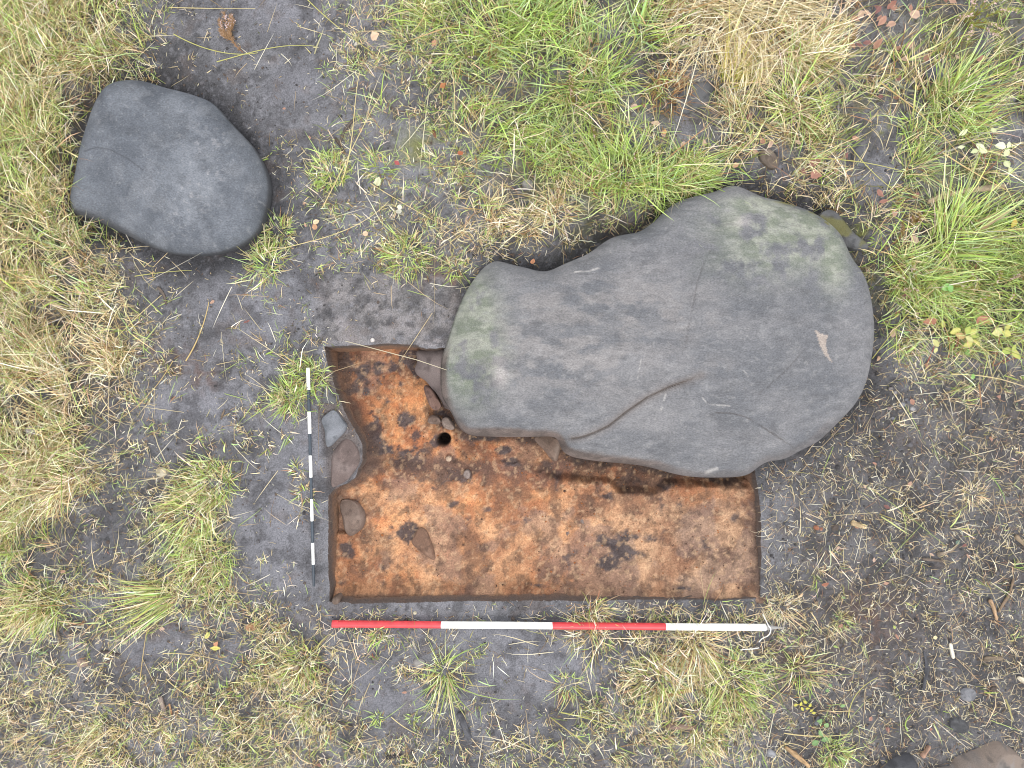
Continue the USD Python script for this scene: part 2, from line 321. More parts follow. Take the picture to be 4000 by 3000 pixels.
# ------------------------------------------------------------------ trench: floor and walls
fl_x = np.arange(-0.90, 1.16, 0.0055); fl_y = np.arange(-1.02, 0.22, 0.0055)
FX, FY = np.meshgrid(fl_x, fl_y)
def dk_relief(x, y): return fr(x, y, 14, 67)
def floor_z(x, y):
    px, py = to_px(x, y)
    z = -0.135 + 0.014 * (n2(x, y, 6, 51) - 0.5) + 0.012 * (n2(x, y, 22, 52) - 0.5) + 0.006 * (n2(x, y, 70, 53) - 0.5)
    z += 0.062 * ss(px, 2100, 2800) * ss(py, 1700, 1900) + 0.035 * ss(py, 2080, 2330)
    z += -0.035 * ss(py, 1800, 1500)                                     # deeper towards the top end
    dl = px - np.interp(py, [1340, 1458, 1560, 1640, 1700, 1770, 1830, 1890, 1930, 2000, 2080, 2140, 2340], [1290, 1300, 1325, 1365, 1395, 1425, 1425, 1380, 1330, 1345, 1350, 1315, 1305])
    bank = ss(dl, 55, -20)
    z += 0.06 * bank * ss(py, 2000, 1900) * ss(py, 1360, 1460)
    z += 0.05 * ss(np.hypot((px - 1530) / 130, (py - 1870) / 70), 1.2, 0.2)
    ledge = np.interp(px, [1300, 1500, 1750, 2000, 2200, 2400, 2450, 2580, 2620, 2960], [1780, 1840, 1850, 1820, 1880, 1900, 1935, 1930, 1905, 1900]) + 60 * (n2(x, y, 16, 58) - 0.5)
    z -= 0.055 * ss(py, ledge + 12, ledge - 16) * ss(px, 2000, 2300) + 0.008 * ss(dk_relief(x, y), 0.5, 0.62)
    z += 0.018 * (n2(x, y, 14, 57) - 0.5) * np.exp(-((py - 1860) / 90) ** 2)
    z -= 0.04 * np.exp(-((px - 1640) / 40) ** 2 - ((py - 1420) / 90) ** 2) 
    r = np.hypot(px - 1722, py - 1726)
    z += 0.008 * np.exp(-((r - 44) / 14) ** 2) - 0.11 * ss(r, 30, 19)
    z += 0.03 * ss(dl, 22, -4) * (py > 2100) + 0.03 * ss(py, 2322, 2345) + 0.03 * ss(px, 2938, 2965)
    return z
flz = floor_z(FX, FY)
def floor_color(x, y):
    px, py = to_px(x, y)
    wob = lambda s, sd, k: k * (n2(x, y, s, sd, 3) - 0.5)
    a, b, c = n2(x, y, 5, 61), fr(x, y, 9, 62), fr(x, y, 30, 63, 4); e = n2(x, y, 90, 64, 2)
    low = ss(py + wob(6, 65, 120), 1860, 1960); rt = ss(px + wob(4, 66, 500), 2150, 2750) * low
    col = mixc(lin(160, 100, 64), lin(208, 144, 90), ss(b, 0.38, 0.60))          # rusty subsoil
    col = mixc(col, mixc(lin(170, 118, 82), lin(210, 156, 110), ss(b, 0.36, 0.62)), low * 0.9)
    col = mixc(col, mixc(lin(142, 108, 84), lin(186, 146, 112), ss(b, 0.36, 0.62)), rt * 0.9)
    ore = np.zeros_like(px)
    for cx_, cy_, rx, ry, k in ((1470,1370,90,40,.8),(1350,1430,50,40,.8),(1440,1480,70,60,.9),(1550,1540,60,60,1),(1450,1640,80,60,1),(1540,1600,40,40,.8),(1640,1560,30,30,.8),(1560,1730,70,40,.9),(1750,1740,60,50,1),(1640,1680,60,40,.9),(1520,1720,60,40,.8),(2030,1790,50,30,.8),(1990,1740,70,40,.7),(1470,2060,110,60,.8),(1780,1960,90,60,.7),(1900,2010,100,60,.7),(2120,1960,120,50,.6),(1450,2190,110,60,.6),(1760,2200,90,60,.6),(1560,2270,140,40,.6),(2080,2300,150,40,.6),(1320,2250,40,80,.7),(2750,1950,110,40,.6),(2450,1900,80,30,.5)):
        ore += k * np.exp(-((px - cx_) / rx) ** 2 - ((py - cy_) / ry) ** 2)
    col = mixc(col, mixc(lin(200, 122, 68), lin(226, 160, 100), ss(c, .35, .65)), np.clip(ore, 0, 1) * ss(fr(x, y, 12, 76), 0.36, 0.52) * 0.9)
    rust = ss(fr(x, y, 10, 79), 0.50, 0.60); col = mixc(col, lin(136, 88, 60), rust * 0.45)
    grey = ss(fr(x, y, 6, 71) + 0.05 * rt, 0.51, 0.60); col = mixc(col, lin(122, 106, 100), grey * 0.46)
    col = mixc(col, lin(96, 72, 60), ss(fr(x, y, 15, 78), 0.51, 0.64) * 0.55)
    dk = np.zeros_like(px)                                                     # charcoal and dark humus, and a darkened recess at the top right
    for cx_, cy_, rx, ry, k in ((1325,1395,50,40,1),(1385,1450,32,36,1),(1500,1380,24,26,.8),(1450,1428,22,22,.9),(1600,1400,46,80,2.2),(1545,1390,18,24,.7),(1340,1520,40,40,.8),(1400,1535,24,22,.9),(1470,1490,18,28,.8),(1500,1570,34,26,.9),(1540,1500,26,18,.7),(1590,1590,36,40,.8),(1390,1580,30,30,.6),(1540,1640,36,40,.9),(1580,1650,44,22,.8),(1420,1680,40,26,.9),(1440,1720,36,34,.8),(1610,1705,22,20,.9),(1700,1670,30,22,.9),(1690,1720,20,30,.8),(1470,1770,80,36,.8),(1550,1830,110,36,.7),(1620,1800,60,40,.6),(1880,1720,80,16,1.1),(1960,1770,60,18,.8),(2000,1830,90,22,.8),(2080,1740,60,22,.8),(2150,1830,40,30,.8),(1750,1870,140,26,.6),(1960,1890,120,24,.5),(2440,1920,60,26,.9),(2560,1905,70,24,.8),(2400,1960,60,18,.6),(2830,1890,60,18,.7),(1480,1990,34,22,.8),(1430,2120,26,14,.9),(1560,2110,34,26,.8),(1600,2080,26,40,.7),(1900,2010,26,18,.7),(1760,1990,40,20,.6),(2410,2165,100,48,.85),(2480,2110,60,22,.55),(2380,2210,36,24,.7),(2560,2120,60,20,.5),(2890,2040,26,26,.5),(2790,2130,40,30,.45),(1490,2240,40,14,.4),(1330,2160,26,60,.6),(2110,2312,40,14,.8),(1560,2190,50,20,.3),(1350,2050,30,60,.7),(2180,2200,50,18,.35),(2680,2310,26,10,.7)):
        dk += k * np.exp(-(((px - cx_) / rx) ** 2 + ((py - cy_) / ry) ** 2))
    dk = dk * 0.9 + (2.7 - 0.7 * low) * (fr(x, y, 14, 67) - 0.5) + wob(45, 68, 0.6)
    col = mixc(col, mixc(lin(66, 60, 63), lin(90, 82, 84), ss(c, .4, .65)), ss(dk, 0.30, 0.66) * 0.9)
    ledge = np.interp(px, [1300, 1500, 1750, 2000, 2200, 2400, 2450, 2580, 2620, 2960], [1780, 1840, 1850, 1820, 1880, 1900, 1935, 1930, 1905, 1900])
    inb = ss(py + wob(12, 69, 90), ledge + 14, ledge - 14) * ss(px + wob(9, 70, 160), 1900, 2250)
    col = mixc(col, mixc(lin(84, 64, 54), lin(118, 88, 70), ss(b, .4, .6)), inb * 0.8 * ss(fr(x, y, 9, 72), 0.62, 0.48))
    band = np.exp(-((py - np.interp(px, [1300, 1500, 1900, 2300], [1800, 1850, 1850, 1880])) / 60) ** 2) * ss(px, 2400, 2100)
    col = mixc(col, lin(100, 76, 66), ss(band + 2.4 * (fr(x, y, 10, 75) - 0.5), 0.45, 0.95) * 0.75)
    dbo = samp(d_big, px, py); col = mixc(col, lin(66, 56, 52), ss(dbo + wob(16, 80, 60), 48, 12) * 0.8)  # dark humus along the boulder, with the occlusion beneath it painted in
    col = mixc(col, lin(80, 64, 56), ss(c, 0.54, 0.68) * 0.5)
    col = mixc(col, lin(214, 174, 132), ss(fr(x, y, 60, 64, 2), 0.60, 0.74) * 0.35)
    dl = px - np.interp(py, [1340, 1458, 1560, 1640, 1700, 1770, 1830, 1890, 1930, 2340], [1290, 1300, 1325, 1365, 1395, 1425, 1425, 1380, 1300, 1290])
    col = mixc(col, lin(84, 66, 58), ss(dl + wob(20, 73, 40), 62, 16) * 0.85 * ss(py, 2080, 1900))  # dark brown left bank, its slope shading also put into the colour
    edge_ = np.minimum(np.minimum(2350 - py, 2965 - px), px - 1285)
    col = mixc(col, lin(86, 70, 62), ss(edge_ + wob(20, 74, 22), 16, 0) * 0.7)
    r = np.hypot(px - 1722, py - 1726); col = mixc(col, lin(60, 50, 44), ss(r, 32, 22))
    gr = col.mean(-1, keepdims=True); col = col * 0.88 + gr * 0.12
    return col * 0.76
nfx = len(fl_x); q = (np.arange(len(fl_y) - 1)[:, None] * nfx + np.arange(nfx - 1)[None]).ravel()
quads = np.stack([q, q + 1, q + nfx + 1, q + nfx], 1); ftri = np.vstack([quads[:, [0, 1, 2]], quads[:, [0, 2, 3]]])
fpoly = lip_poly.buffer(0.02)
keep = shapely.contains_xy(fpoly, FX.ravel()[ftri].mean(1), FY.ravel()[ftri].mean(1)); ftri = ftri[keep]
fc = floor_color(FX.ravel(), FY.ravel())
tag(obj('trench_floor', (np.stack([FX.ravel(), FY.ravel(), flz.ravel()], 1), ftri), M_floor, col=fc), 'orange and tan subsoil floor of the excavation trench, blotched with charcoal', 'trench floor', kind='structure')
# wall: a strip from the lip down past the floor, leaning a little inwards
levels = np.array([0.0, 0.008, 0.02, 0.04, 0.065, 0.09, 0.12, 0.15, 0.19]); nl = len(lip)
cen = np.roll(lip, -8, 0) - np.roll(lip, 8, 0); nrm = np.stack([-cen[:, 1], cen[:, 0]], 1); nrm /= np.linalg.norm(nrm, axis=1, keepdims=True)
sgn = 1 if shapely.contains_xy(lip_poly, *(lip[100] + nrm[100] * 0.02)) else -1
lipz = gz(lip[:, 0], lip[:, 1]); wv, wc = [], []
for k, dl_ in enumerate(levels):
    off = 0.012 * (n2(lip[:, 0] + dl_ * 3, lip[:, 1], 25, 81) - 0.5) + (0.02 * dl_ / 0.19 if k else 0)
    xy = lip + sgn * nrm * off[:, None] if k else lip
    wv.append(np.column_stack([xy, lipz - dl_]))
    t = ss(dl_ + 0.03 * (n2(lip[:, 0], lip[:, 1] + dl_, 16, 82) - 0.5), 0.02, 0.12)
    t = np.clip(t * 0.8 + 0.9 * (n2(lip[:, 0], lip[:, 1] + dl_ * 2, 30, 83) - 0.5), 0, 1)
    wc.append(mixc(np.broadcast_to(lin(92, 82, 77), (nl, 3)), lin(140, 106, 82), t) * 0.78)
wv, wc = np.vstack(wv), np.vstack(wc)
ii = np.arange(nl); jj = (ii + 1) % nl; wt = []
for k in range(len(levels) - 1):
    a, b, c_, d_ = k * nl + ii, k * nl + jj, (k + 1) * nl + jj, (k + 1) * nl + ii
    wt += [np.stack([a, b, c_], 1), np.stack([a, c_, d_], 1)]
tag(obj('trench_wall', (wv, np.vstack(wt)), M_floor, col=wc), 'low cut earth side of the excavation trench, dark soil over brown', 'trench wall', kind='structure')

# ------------------------------------------------------------------ stones from outlines
def rock_mesh(outline_px, z_o, centre_px, R, h1, h2, na, nr, under=((0.0, -0.03), (0.02, -0.08), (0.05, -0.2)), bump=0.01, seed=0, extra=None, power=2.0, facets=0):
    """closed stone: top rises from its outline with a rounded shoulder, sides run down and in under the ground"""
    oc = closed_curve(outline_px, 4 * na) if len(outline_px) < 400 else np.asarray(outline_px)
    o = P(oc[:, 0], oc[:, 1], z_o); c = P(*centre_px, z_o)
    th = np.unwrap(np.arctan2(*(o - c).T[::-1])); rr = np.linalg.norm(o - c, axis=1)
    if th[-1] < th[0]: th, rr = th[::-1], rr[::-1]
    order = np.argsort(th % (2 * np.pi)); t0, r0 = (th % (2 * np.pi))[order], rr[order]
    T = np.linspace(0, 2 * np.pi, na, endpoint=False); Rr = np.interp(T, t0, r0, period=2 * np.pi)
    ring = c + Rr[:, None] * np.stack([np.cos(T), np.sin(T)], 1)
    s = 1 - (1 - np.linspace(0, 1, nr + 1)[1:]) ** 1.7
    xy = c + s[:, None, None] * (ring - c)[None]
    # distance to outline on a raster
    lo, hi = ring.min(0) - 0.02, ring.max(0) + 0.02; st = max((hi - lo).max() / 500, 0.0005)
    w_, h_ = ((hi - lo) / st).astype(int) + 1
    im = Image.new('L', (int(w_), int(h_))); ImageDraw.Draw(im).polygon([tuple(v) for v in (ring - lo) / st], fill=255)
    D = gaussian_filter(distance_transform_edt(np.asarray(im) > 127) * st, 2.5); Dm = D.max()
    d = cKDTree(np.vstack([ring + (np.roll(ring, -1, 0) - ring) * f for f in (0, .25, .5, .75)])).query(xy.reshape(-1, 2))[0].reshape(nr, na); d[-1] = 0
    Dsm = gaussian_filter(D, 0.06 * Dm / st * 1.5)
    g = (xy - lo) / st; ds = map_coordinates(Dsm, [g[..., 1], g[..., 0]], order=1, mode='nearest')
    f1 = (1 - (1 - np.clip(d / R, 0, 1)) ** power) ** (1 / power)
    z = z_o + h1 * f1 + h2 * ss(ds / Dm, -0.15, 1.1)
    inner = ss(d, 0, R * 0.7)
    z = z + inner * bump * 2.2 * (n2(xy[..., 0], xy[..., 1], 2.2 / Dm * 0.5, seed, 3) - 0.5) + inner * bump * 0.5 * (n2(xy[..., 0], xy[..., 1], 9 / Dm * 0.5, seed + 2, 4) - 0.5)
    fr_ = np.random.default_rng(seed + 31)
    for _ in range(facets):
        a_ = fr_.random() * 6.283; sl = fr_.uniform(0.12, 0.5) * (h1 + h2) / Dm; of = fr_.uniform(-0.25, 0.35) * Dm
        pl = z_o + (h1 + h2) * fr_.uniform(0.75, 0.95) - sl * ((xy[..., 0] - c[0]) * math.cos(a_) + (xy[..., 1] - c[1]) * math.sin(a_) - of)
        z = np.where(d > 1e-6, np.minimum(z, np.maximum(pl, z_o + 0.1 * h1)), z)
    if extra is not None: z = z + extra(xy[..., 0], xy[..., 1], d)
    v = [np.array([[c[0], c[1], z[0].mean()]])] + [np.column_stack([xy[k], z[k]]) for k in range(nr)]
    nrmv = (ring - c) / Rr[:, None]
    for off, dz in under: v.append(np.column_stack([ring - nrmv * off, np.full(na, z_o + dz)]))
    v.append(np.array([[c[0], c[1], z_o + under[-1][1]]])); n_r = nr + len(under)
    i = np.arange(na); j = (i + 1) % na; t = [np.stack([np.zeros(na, int), 1 + i, 1 + j], 1)]
    for k in range(n_r - 1):
        a, b = 1 + k * na + i, 1 + k * na + j; t += [np.stack([a, a + na, b + na], 1), np.stack([a, b + na, b], 1)]
    last = 1 + n_r * na; t.append(np.stack([np.full(na, last), last - na + j, last - na + i], 1))
    return np.vstack(v), np.vstack(t)
def sxy(v):     # the pixel a vertex shows at
    k = PPM * H / (H - v[:, 2]); return v[:, 0] * k + 2000, 1500 - v[:, 1] * k

CR1 = P(*np.array([(2236,1714),(2271,1708),(2320,1690),(2374,1663),(2446,1603),(2518,1551),(2603,1509),(2660,1488),(2715,1466)]).T, 0.16)
CR2 = P(*np.array([(2780,1610),(2838,1612),(2896,1626),(2960,1660),(3030,1700),(3125,1760)]).T, 0.16)
CR3 = P(*np.array([(2680,1360),(2698,1280),(2715,1200),(2745,1080),(2775,1000)]).T, 0.3)
CR4 = P(*np.array([(2970,1540),(3060,1460),(3152,1360)]).T, 0.25)
def big_extra(x, y, d):
    z = np.zeros_like(x)
    q, t, side = seg_dist(x, y, CR1)
    z -= (0.018 * ss(t, 1.0, 0.75)) * ss(-side * q, -0.002, 0.004) * np.exp(-(q / 0.22)) * (side < 0)
    z -= 0.014 * np.exp(-(q / 0.0042) ** 2) * ss(t, 1.0, 0.8)
    for cr, dp, w in ((CR2, 0.004, 0.004), (CR3, 0.003, 0.004), (CR4, 0.004, 0.004)):
        q, t, side = seg_dist(x, y, cr); z -= dp * np.exp(-(q / w) ** 2)
    px, py = to_px(x, y)
    z -= 0.02 * np.exp(-((px - 2790) / 40) ** 2 - ((py - 880) / 30) ** 2)
    z -= 0.10 * ss(py, 1020, 720) * ss(px, 2700, 3300) + 0.09 * ss(px, 2000, 1760) + 0.05 * ss(py, 1560, 1860) * ss(px, 2200, 2600)
    z -= 0.012 * np.exp(-((px - 3060) / 22) ** 2 - ((py - 1360 - (px - 3060)) / 50) ** 2)
    z += 0.004 * (n2(x, y, 30, 91) - 0.5) * ss(d, 0, 0.05)
    return z
bv, bt = rock_mesh(BIG, 0.03, (2540, 1330), 0.09, 0.115, 0.14, 880, 170, under=((0.006, -0.025), (0.03, -0.05), (0.10, -0.085), (0.18, -0.12), (0.22, -0.26)), bump=0.02, seed=5, extra=big_extra, power=2.0)
def big_color(v):
    x, y = v[:, 0], v[:, 1]; px, py = sxy(v)
    st = lambda s, sd, k=0.45: n2(x * k, y, s, sd)
    a, b, c = n2(x, y, 3, 101), st(12, 102), st(38, 103); e = st(100, 104)
    col = mixc(lin(103, 104, 108), lin(124, 123, 125), ss(0.5 * a + 0.5 * b, 0.38, 0.62))
    w = np.zeros_like(px)
    for cx_, cy_, rx, ry, k in ((2260,1330,360,230,1),(2150,1240,220,90,.7),(2560,1160,240,120,.5),(1980,1450,60,60,1),(2700,1250,160,60,.5),(2080,1390,200,80,.6),(2800,1430,90,40,.5)):
        w += k * np.exp(-((px - cx_) / rx) ** 2 - ((py - cy_) / ry) ** 2)
    col = mixc(col, lin(147, 142, 140), np.clip(w, 0, 1) * ss(fr(x * .55, y, 22, 120), 0.38, 0.60) * 0.62)
    col = mixc(col, lin(84, 84, 87), ss(fr(x * .5, y, 18, 107), 0.50, 0.68) * 0.28)
    g = np.zeros_like(px)
    for cx_, cy_, rx, ry, k in ((1850,1260,90,160,1.1),(1830,1430,90,130,1.0),(1900,1400,80,60,.6),(1850,1140,30,60,.6),(3000,870,200,70,.9),(3180,930,110,80,.9),(2980,1000,190,90,.6),(3260,1060,60,90,.6),(2950,790,120,24,.7)):
        g += k * np.exp(-((px - cx_) / rx) ** 2 - ((py - cy_) / ry) ** 2)
    col = mixc(col, mixc(lin(122, 128, 112), lin(160, 162, 148), ss(c, 0.4, 0.62)), np.clip(g * 1.4, 0, 1) * ss(fr(x, y, 14, 123), 0.33, 0.52) * 0.85)
    col = mixc(col, lin(166, 163, 160), ss(fr(x * .6, y, 90, 126, 3), 0.64, 0.78) * 0.2)
    col = mixc(col, lin(150, 149, 150), ss(st(52, 108, .5), 0.50, 0.75) * 0.30)
    col = mixc(col, lin(82, 83, 86), ss(st(62, 109, .4), 0.50, 0.75) * 0.30)
    col = mixc(col, lin(160, 158, 156), ss(e, 0.62, 0.8) * 0.25)
    col = mixc(col, lin(84, 83, 85), ss(c, 0.60, 0.74) * 0.3)
    pale = np.exp(-((px - 1955) / 26) ** 2 - ((py - 1460) / 40) ** 2) + 0.9 * np.exp(-((px - 2900) / 30) ** 2 - ((py - 865) / 26) ** 2)
    col = mixc(col, lin(182, 175, 172), np.clip(pale * 1.1, 0, 1) * ss(c, 0.35, 0.6) * 0.6)
    sc = shapely.Polygon([(3186, 1292), (3204, 1306), (3232, 1312), (3222, 1346), (3233, 1383), (3250, 1413), (3222, 1384), (3203, 1344)])
    col = mixc(col, mixc(lin(142, 130, 122), lin(184, 172, 162), c), shapely.contains_xy(sc.buffer(2), px + 8 * (b - .5), py + 8 * (c - .5)) * 0.9)
    col = mixc(col, lin(112, 108, 52), np.exp(-((py - np.interp(px, [3020, 3110, 3180, 3240], [778, 800, 832, 880])) / 9) ** 2) * ss(px, 3010, 3040) * ss(px, 3250, 3230) * ss(c, .42, .55))
    for pts, wd, k in (([(2245, 1062), (2300, 1058), (2345, 1045)], 6, .8), ([(2085, 1175), (2110, 1160)], 4, .6), ([(2745, 1555), (2765, 1580), (2850, 1585)], 5, .6), ([(2580, 1610), (2600, 1540)], 7, .5), ([(2760, 1845), (2800, 1830)], 10, .7), ([(2490,1480),(2505,1400)], 4, .5), ([(2125, 1450), (2133, 1468)], 3, .7), ([(2915,1305),(2930,1325)], 4, .6), ([(2900,1440),(2922,1470)],4,.6)):
        q, _, _ = seg_dist(px, py, pts); col = mixc(col, lin(188, 184, 180), ss(q, wd, wd * 0.2) * k * 0.75 * ss(0.5 * e + 0.5 * c, 0.40, 0.56))
    for cr, wd, k in ((CR1, 0.0045, .85), (CR2, 0.0036, .5), (CR3, 0.0035, .22), (CR4, 0.0036, .25)):
        q, t, _ = seg_dist(x + 0.006 * (b - .5), y + 0.006 * (c - .5), cr); col = mixc(col, lin(62, 54, 50), ss(q, wd * (0.7 + 0.8 * e), wd * 0.3) * k * ss(t, 1.0, 0.85) * ss(c, 0.25, 0.45))
    q, t, s_ = seg_dist(x, y, CR1); col = mixc(col, lin(112, 100, 92), np.exp(-(q / 0.02) ** 2) * 0.4)
    do = cKDTree(big_c).query(np.stack([px, py], 1))[0]
    # earth still clinging to the sides that were buried
    stain = ss(do + 34 * (fr(x, y, 9, 121) - 0.5), 40, 20) * np.clip(ss(py, 1600, 1680) + ss(px, 1800, 1730) * ss(py, 1300, 1420), 0, 1) * (1 - 0.7 * ss(px, 2450, 2750))
    col = mixc(col, mixc(lin(88, 78, 73), lin(116, 103, 97), ss(c, 0.35, 0.65)), stain * 0.9)
    return col * 0.74
tag(obj('boulder', (bv, bt), M_rock, col=big_color(bv)), 'large pear-shaped grey boulder with diagonal cracks lying across the trench edge', 'boulder')
def small_extra(x, y, d):
    px, py = to_px(x, y)
    return 0.012 * ss(px - py * 0.35, 640, 520) * 0 + 0.005 * (n2(x, y, 26, 93) - 0.5) * ss(d, 0, 0.05) - 0.05 * ss(py, 560, 960) * ss(px, 800, 400) + 0.0
sv, st_ = rock_mesh(SMALL, 0.0, (650, 670), 0.085, 0.075, 0.06, 640, 130, under=((0.0, -0.03), (0.02, -0.07), (0.05, -0.2)), bump=0.016, seed=15, extra=small_extra)
def small_color(v):
    x, y = v[:, 0], v[:, 1]; px, py = sxy(v)
    a, b, c = n2(x, y, 3.5, 111), n2(x, y, 12, 112), n2(x, y, 40, 113); e = n2(x + y * 0.3, y, 110, 114)
    col = mixc(lin(90, 94, 101), lin(110, 114, 121), ss(0.5 * a + 0.5 * b, 0.36, 0.62))
    w = np.zeros_like(px)
    for cx_, cy_, rx, ry, k in ((780,620,110,130,.9),(770,730,90,60,1),(740,840,120,110,.7),(460,440,60,40,.8),(380,500,20,40,.8),(700,420,90,60,.5),(840,560,70,60,.6)):
        w += k * np.exp(-((px - cx_) / rx) ** 2 - ((py - cy_) / ry) ** 2)
    col = mixc(col, lin(134, 137, 143), np.clip(w, 0, 1) * ss(0.5 * b + 0.5 * c, 0.38, 0.6) * 0.6)
    col = mixc(col, lin(166, 164, 166), np.clip(w, 0, 1) * ss(n2(x, y, 55, 117), 0.58, 0.72) * 0.4)
    col = mixc(col, lin(74, 77, 82), ss(fr(x, y, 9, 118), 0.48, 0.68) * 0.35)
    col = mixc(col, lin(134, 136, 141), ss(fr(x, y, 14, 119), 0.5, 0.7) * 0.35)
    col = mixc(col, lin(78, 80, 84), ss(fr(x, y, 40, 122, 4), 0.52, 0.75) * 0.25)
    col = mixc(col, lin(150, 150, 152), ss(e, 0.66, 0.78) * 0.4)
    col = mixc(col, lin(158, 158, 160), ss(fr(x, y, 80, 124, 3), 0.66, 0.8) * 0.25)
    q, _, _ = seg_dist(px, py, [(330, 590), (380, 575), (430, 585), (500, 620), (560, 665)]); col = mixc(col, lin(66, 66, 70), ss(q, 5, 1) * 0.5)
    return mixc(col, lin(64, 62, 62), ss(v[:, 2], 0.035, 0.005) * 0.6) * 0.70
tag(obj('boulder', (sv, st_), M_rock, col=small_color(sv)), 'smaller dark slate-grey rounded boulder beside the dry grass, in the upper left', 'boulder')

def stone(outline, z_o, h, label, base, alt=None, R=None, group=None, cat='stone', na=72, nr=20, seed=0, below=0.12, bump=0.006, name='stone', moss=0.0, facets=5):
    o = np.array(outline, float); c = o.mean(0); size = np.ptp(o, axis=0).min() / PPM
    v, t = rock_mesh(outline, z_o, c, R or size * 0.3, h * 0.75, h * 0.35, na, nr, under=((0.0, -below * 0.25), (size * 0.05, -below * 0.5), (size * 0.12, -below)), bump=bump, seed=seed + 200, facets=facets)
    x, y = v[:, 0], v[:, 1]; k = 1.5 / max(size, 0.02)
    cc = mixc(lin(*base), lin(*(alt or [min(255, q_ + 26) for q_ in base])), ss(n2(x, y, k, seed + 3), 0.38, 0.62))
    cc = mixc(cc, lin(*[q_ * 0.72 for q_ in base]), ss(n2(x, y, k * 4, seed + 5), 0.55, 0.7) * 0.6)
    cc = mixc(cc, lin(*[min(255, q_ * 1.28) for q_ in base]), ss(n2(x, y, k * 7, seed + 6), 0.58, 0.72) * 0.5)
    if moss: cc = mixc(cc, lin(120, 116, 48), ss(n2(x, y, k * 1.4, seed + 8), 0.5, 0.6) * moss)
    return tag(obj(name, (v, t), M_stone, col=cc * 0.64), label, cat, group)
T1 = lambda pts, ox=1000, oy=1000: [(ox + a * 0.6028, oy + b * 0.6028) for a, b in pts]
stone(T1([(455,830),(480,850),(505,900),(525,935),(515,958),(470,955),(435,950),(428,920),(440,870)]), -0.02, 0.02, 'small angular grey stone topmost in the left trench edge', (104,104,106), seed=1)
stone(T1([(495,1000),(515,1003),(545,1035),(585,1090),(588,1112),(565,1150),(530,1185),(480,1235),(465,1238),(452,1200),(445,1130),(428,1080),(430,1050),(460,1022)]), -0.015, 0.035, 'pale blue-grey faceted stone in the left trench edge, by the black and white rod', (108,111,116), (138,140,146), seed=2)
stone(T1([(590,1172),(640,1195),(680,1255),(690,1310),(680,1370),(640,1425),(600,1465),(550,1490),(510,1515),(490,1490),(485,1420),(490,1330),(500,1270),(530,1225),(560,1190)]), -0.05, 0.055, 'largest rounded brown-grey stone protruding from the left trench wall', (112,98,94), (134,120,116), seed=3)
stone(T1([(556,1585),(610,1580),(672,1612),(704,1668),(706,1735),(668,1785),(612,1812),(578,1775),(562,1700),(548,1640)]), -0.125, 0.045, 'brown earthy stone low in the left trench wall below the rounded one', (122,104,94), (142,124,114), seed=4)
stone(T1([(1060,105),(1095,112),(1120,150),(1140,200),(1165,285),(1155,310),(1110,290),(1070,255),(1030,225),(1010,190),(1030,150)], 1000, 2000), -0.13, 0.035, 'pointed brown stone lying on the orange trench floor', (126,98,82), (150,120,102), seed=5)
stone([(2088,1708),(2170,1702),(2190,1725),(2184,1770),(2174,1800),(2158,1798),(2130,1765),(2106,1740)], -0.09, 0.06, 'wedge-shaped brown stone propped under the lower edge of the large boulder', (128,108,96), (150,132,120), seed=6)
stone([(1628,1372),(1662,1366),(1700,1356),(1790,1370),(1800,1560),(1746,1600),(1712,1545),(1690,1520),(1662,1488),(1634,1468),(1621,1440),(1630,1410)], -0.10, 0.085, 'mauve-brown slab showing under the left end of the large boulder', (100,88,85), (124,112,109), seed=7, R=0.09, facets=0, bump=0.012)
stone(T1([(1095,838),(1130,850),(1165,900),(1192,950),(1195,985),(1165,1000),(1130,975),(1105,920),(1090,870)]), -0.10, 0.03, 'narrow brown stone in the trench side beneath the large boulder', (108,84,76), (130,104,94), seed=8)
stone(T1([(1120,1045),(1150,1030),(1190,1050),(1195,1085),(1150,1090),(1115,1075)]), -0.12, 0.03, 'small brown stone left of two beside the post hole', (108,90,80), seed=9)
stone(T1([(1205,1060),(1240,1045),(1275,1080),(1285,1120),(1250,1125),(1215,1105)]), -0.11, 0.04, 'small grey-brown stone tucked under the boulder above the post hole', (124,108,98), seed=10)
stone([(2265,2025),(2290,2022),(2304,2045),(2298,2068),(2280,2070),(2268,2050)], -0.135, 0.014, 'small smooth grey stone set in the trench floor, right of centre', (136,122,116), seed=11)
stone([(2214,2075),(2240,2072),(2248,2088),(2230,2098),(2212,2090)], -0.135, 0.010, 'tiny flat grey stone in the trench floor beside a smooth grey one', (126,108,100), seed=12)
stone([(1478,2195),(1495,2185),(1510,2195),(1508,2212),(1490,2214),(1478,2206)], -0.13, 0.014, 'dull brown lump on the trench floor left of the pointed stone', (122,100,88), seed=13)
stone([(1815,1840),(1830,1835),(1838,1855),(1828,1870),(1812,1862)], -0.12, 0.016, 'tiny grey stone on the trench floor below the post hole', (128,114,108), seed=14)
stone([(1300,2338),(1318,2330),(1330,2345),(1322,2358),(1302,2358)], -0.01, 0.02, 'brown pebble at the lower left corner of the trench', (104,88,78), seed=15)
stone([(1742,1788),(1760,1782),(1764,1796),(1748,1802)], -0.12, 0.012, 'cream pebble on the trench floor under the post hole', (176,152,130), seed=16)
stone([(3700,2990),(3720,2960),(3790,2925),(3850,2895),(3880,2886),(3925,2905),(3970,2940),(4010,2990),(4040,3060),(3960,3120),(3800,3110),(3680,3060),(3600,3000)], -0.01, 0.10, 'brown-grey boulder with a rusty patch cut off by the lower right corner', (114,111,110), (140,126,116), seed=17, cat='boulder', na=140, nr=40, name='boulder', bump=0.008)
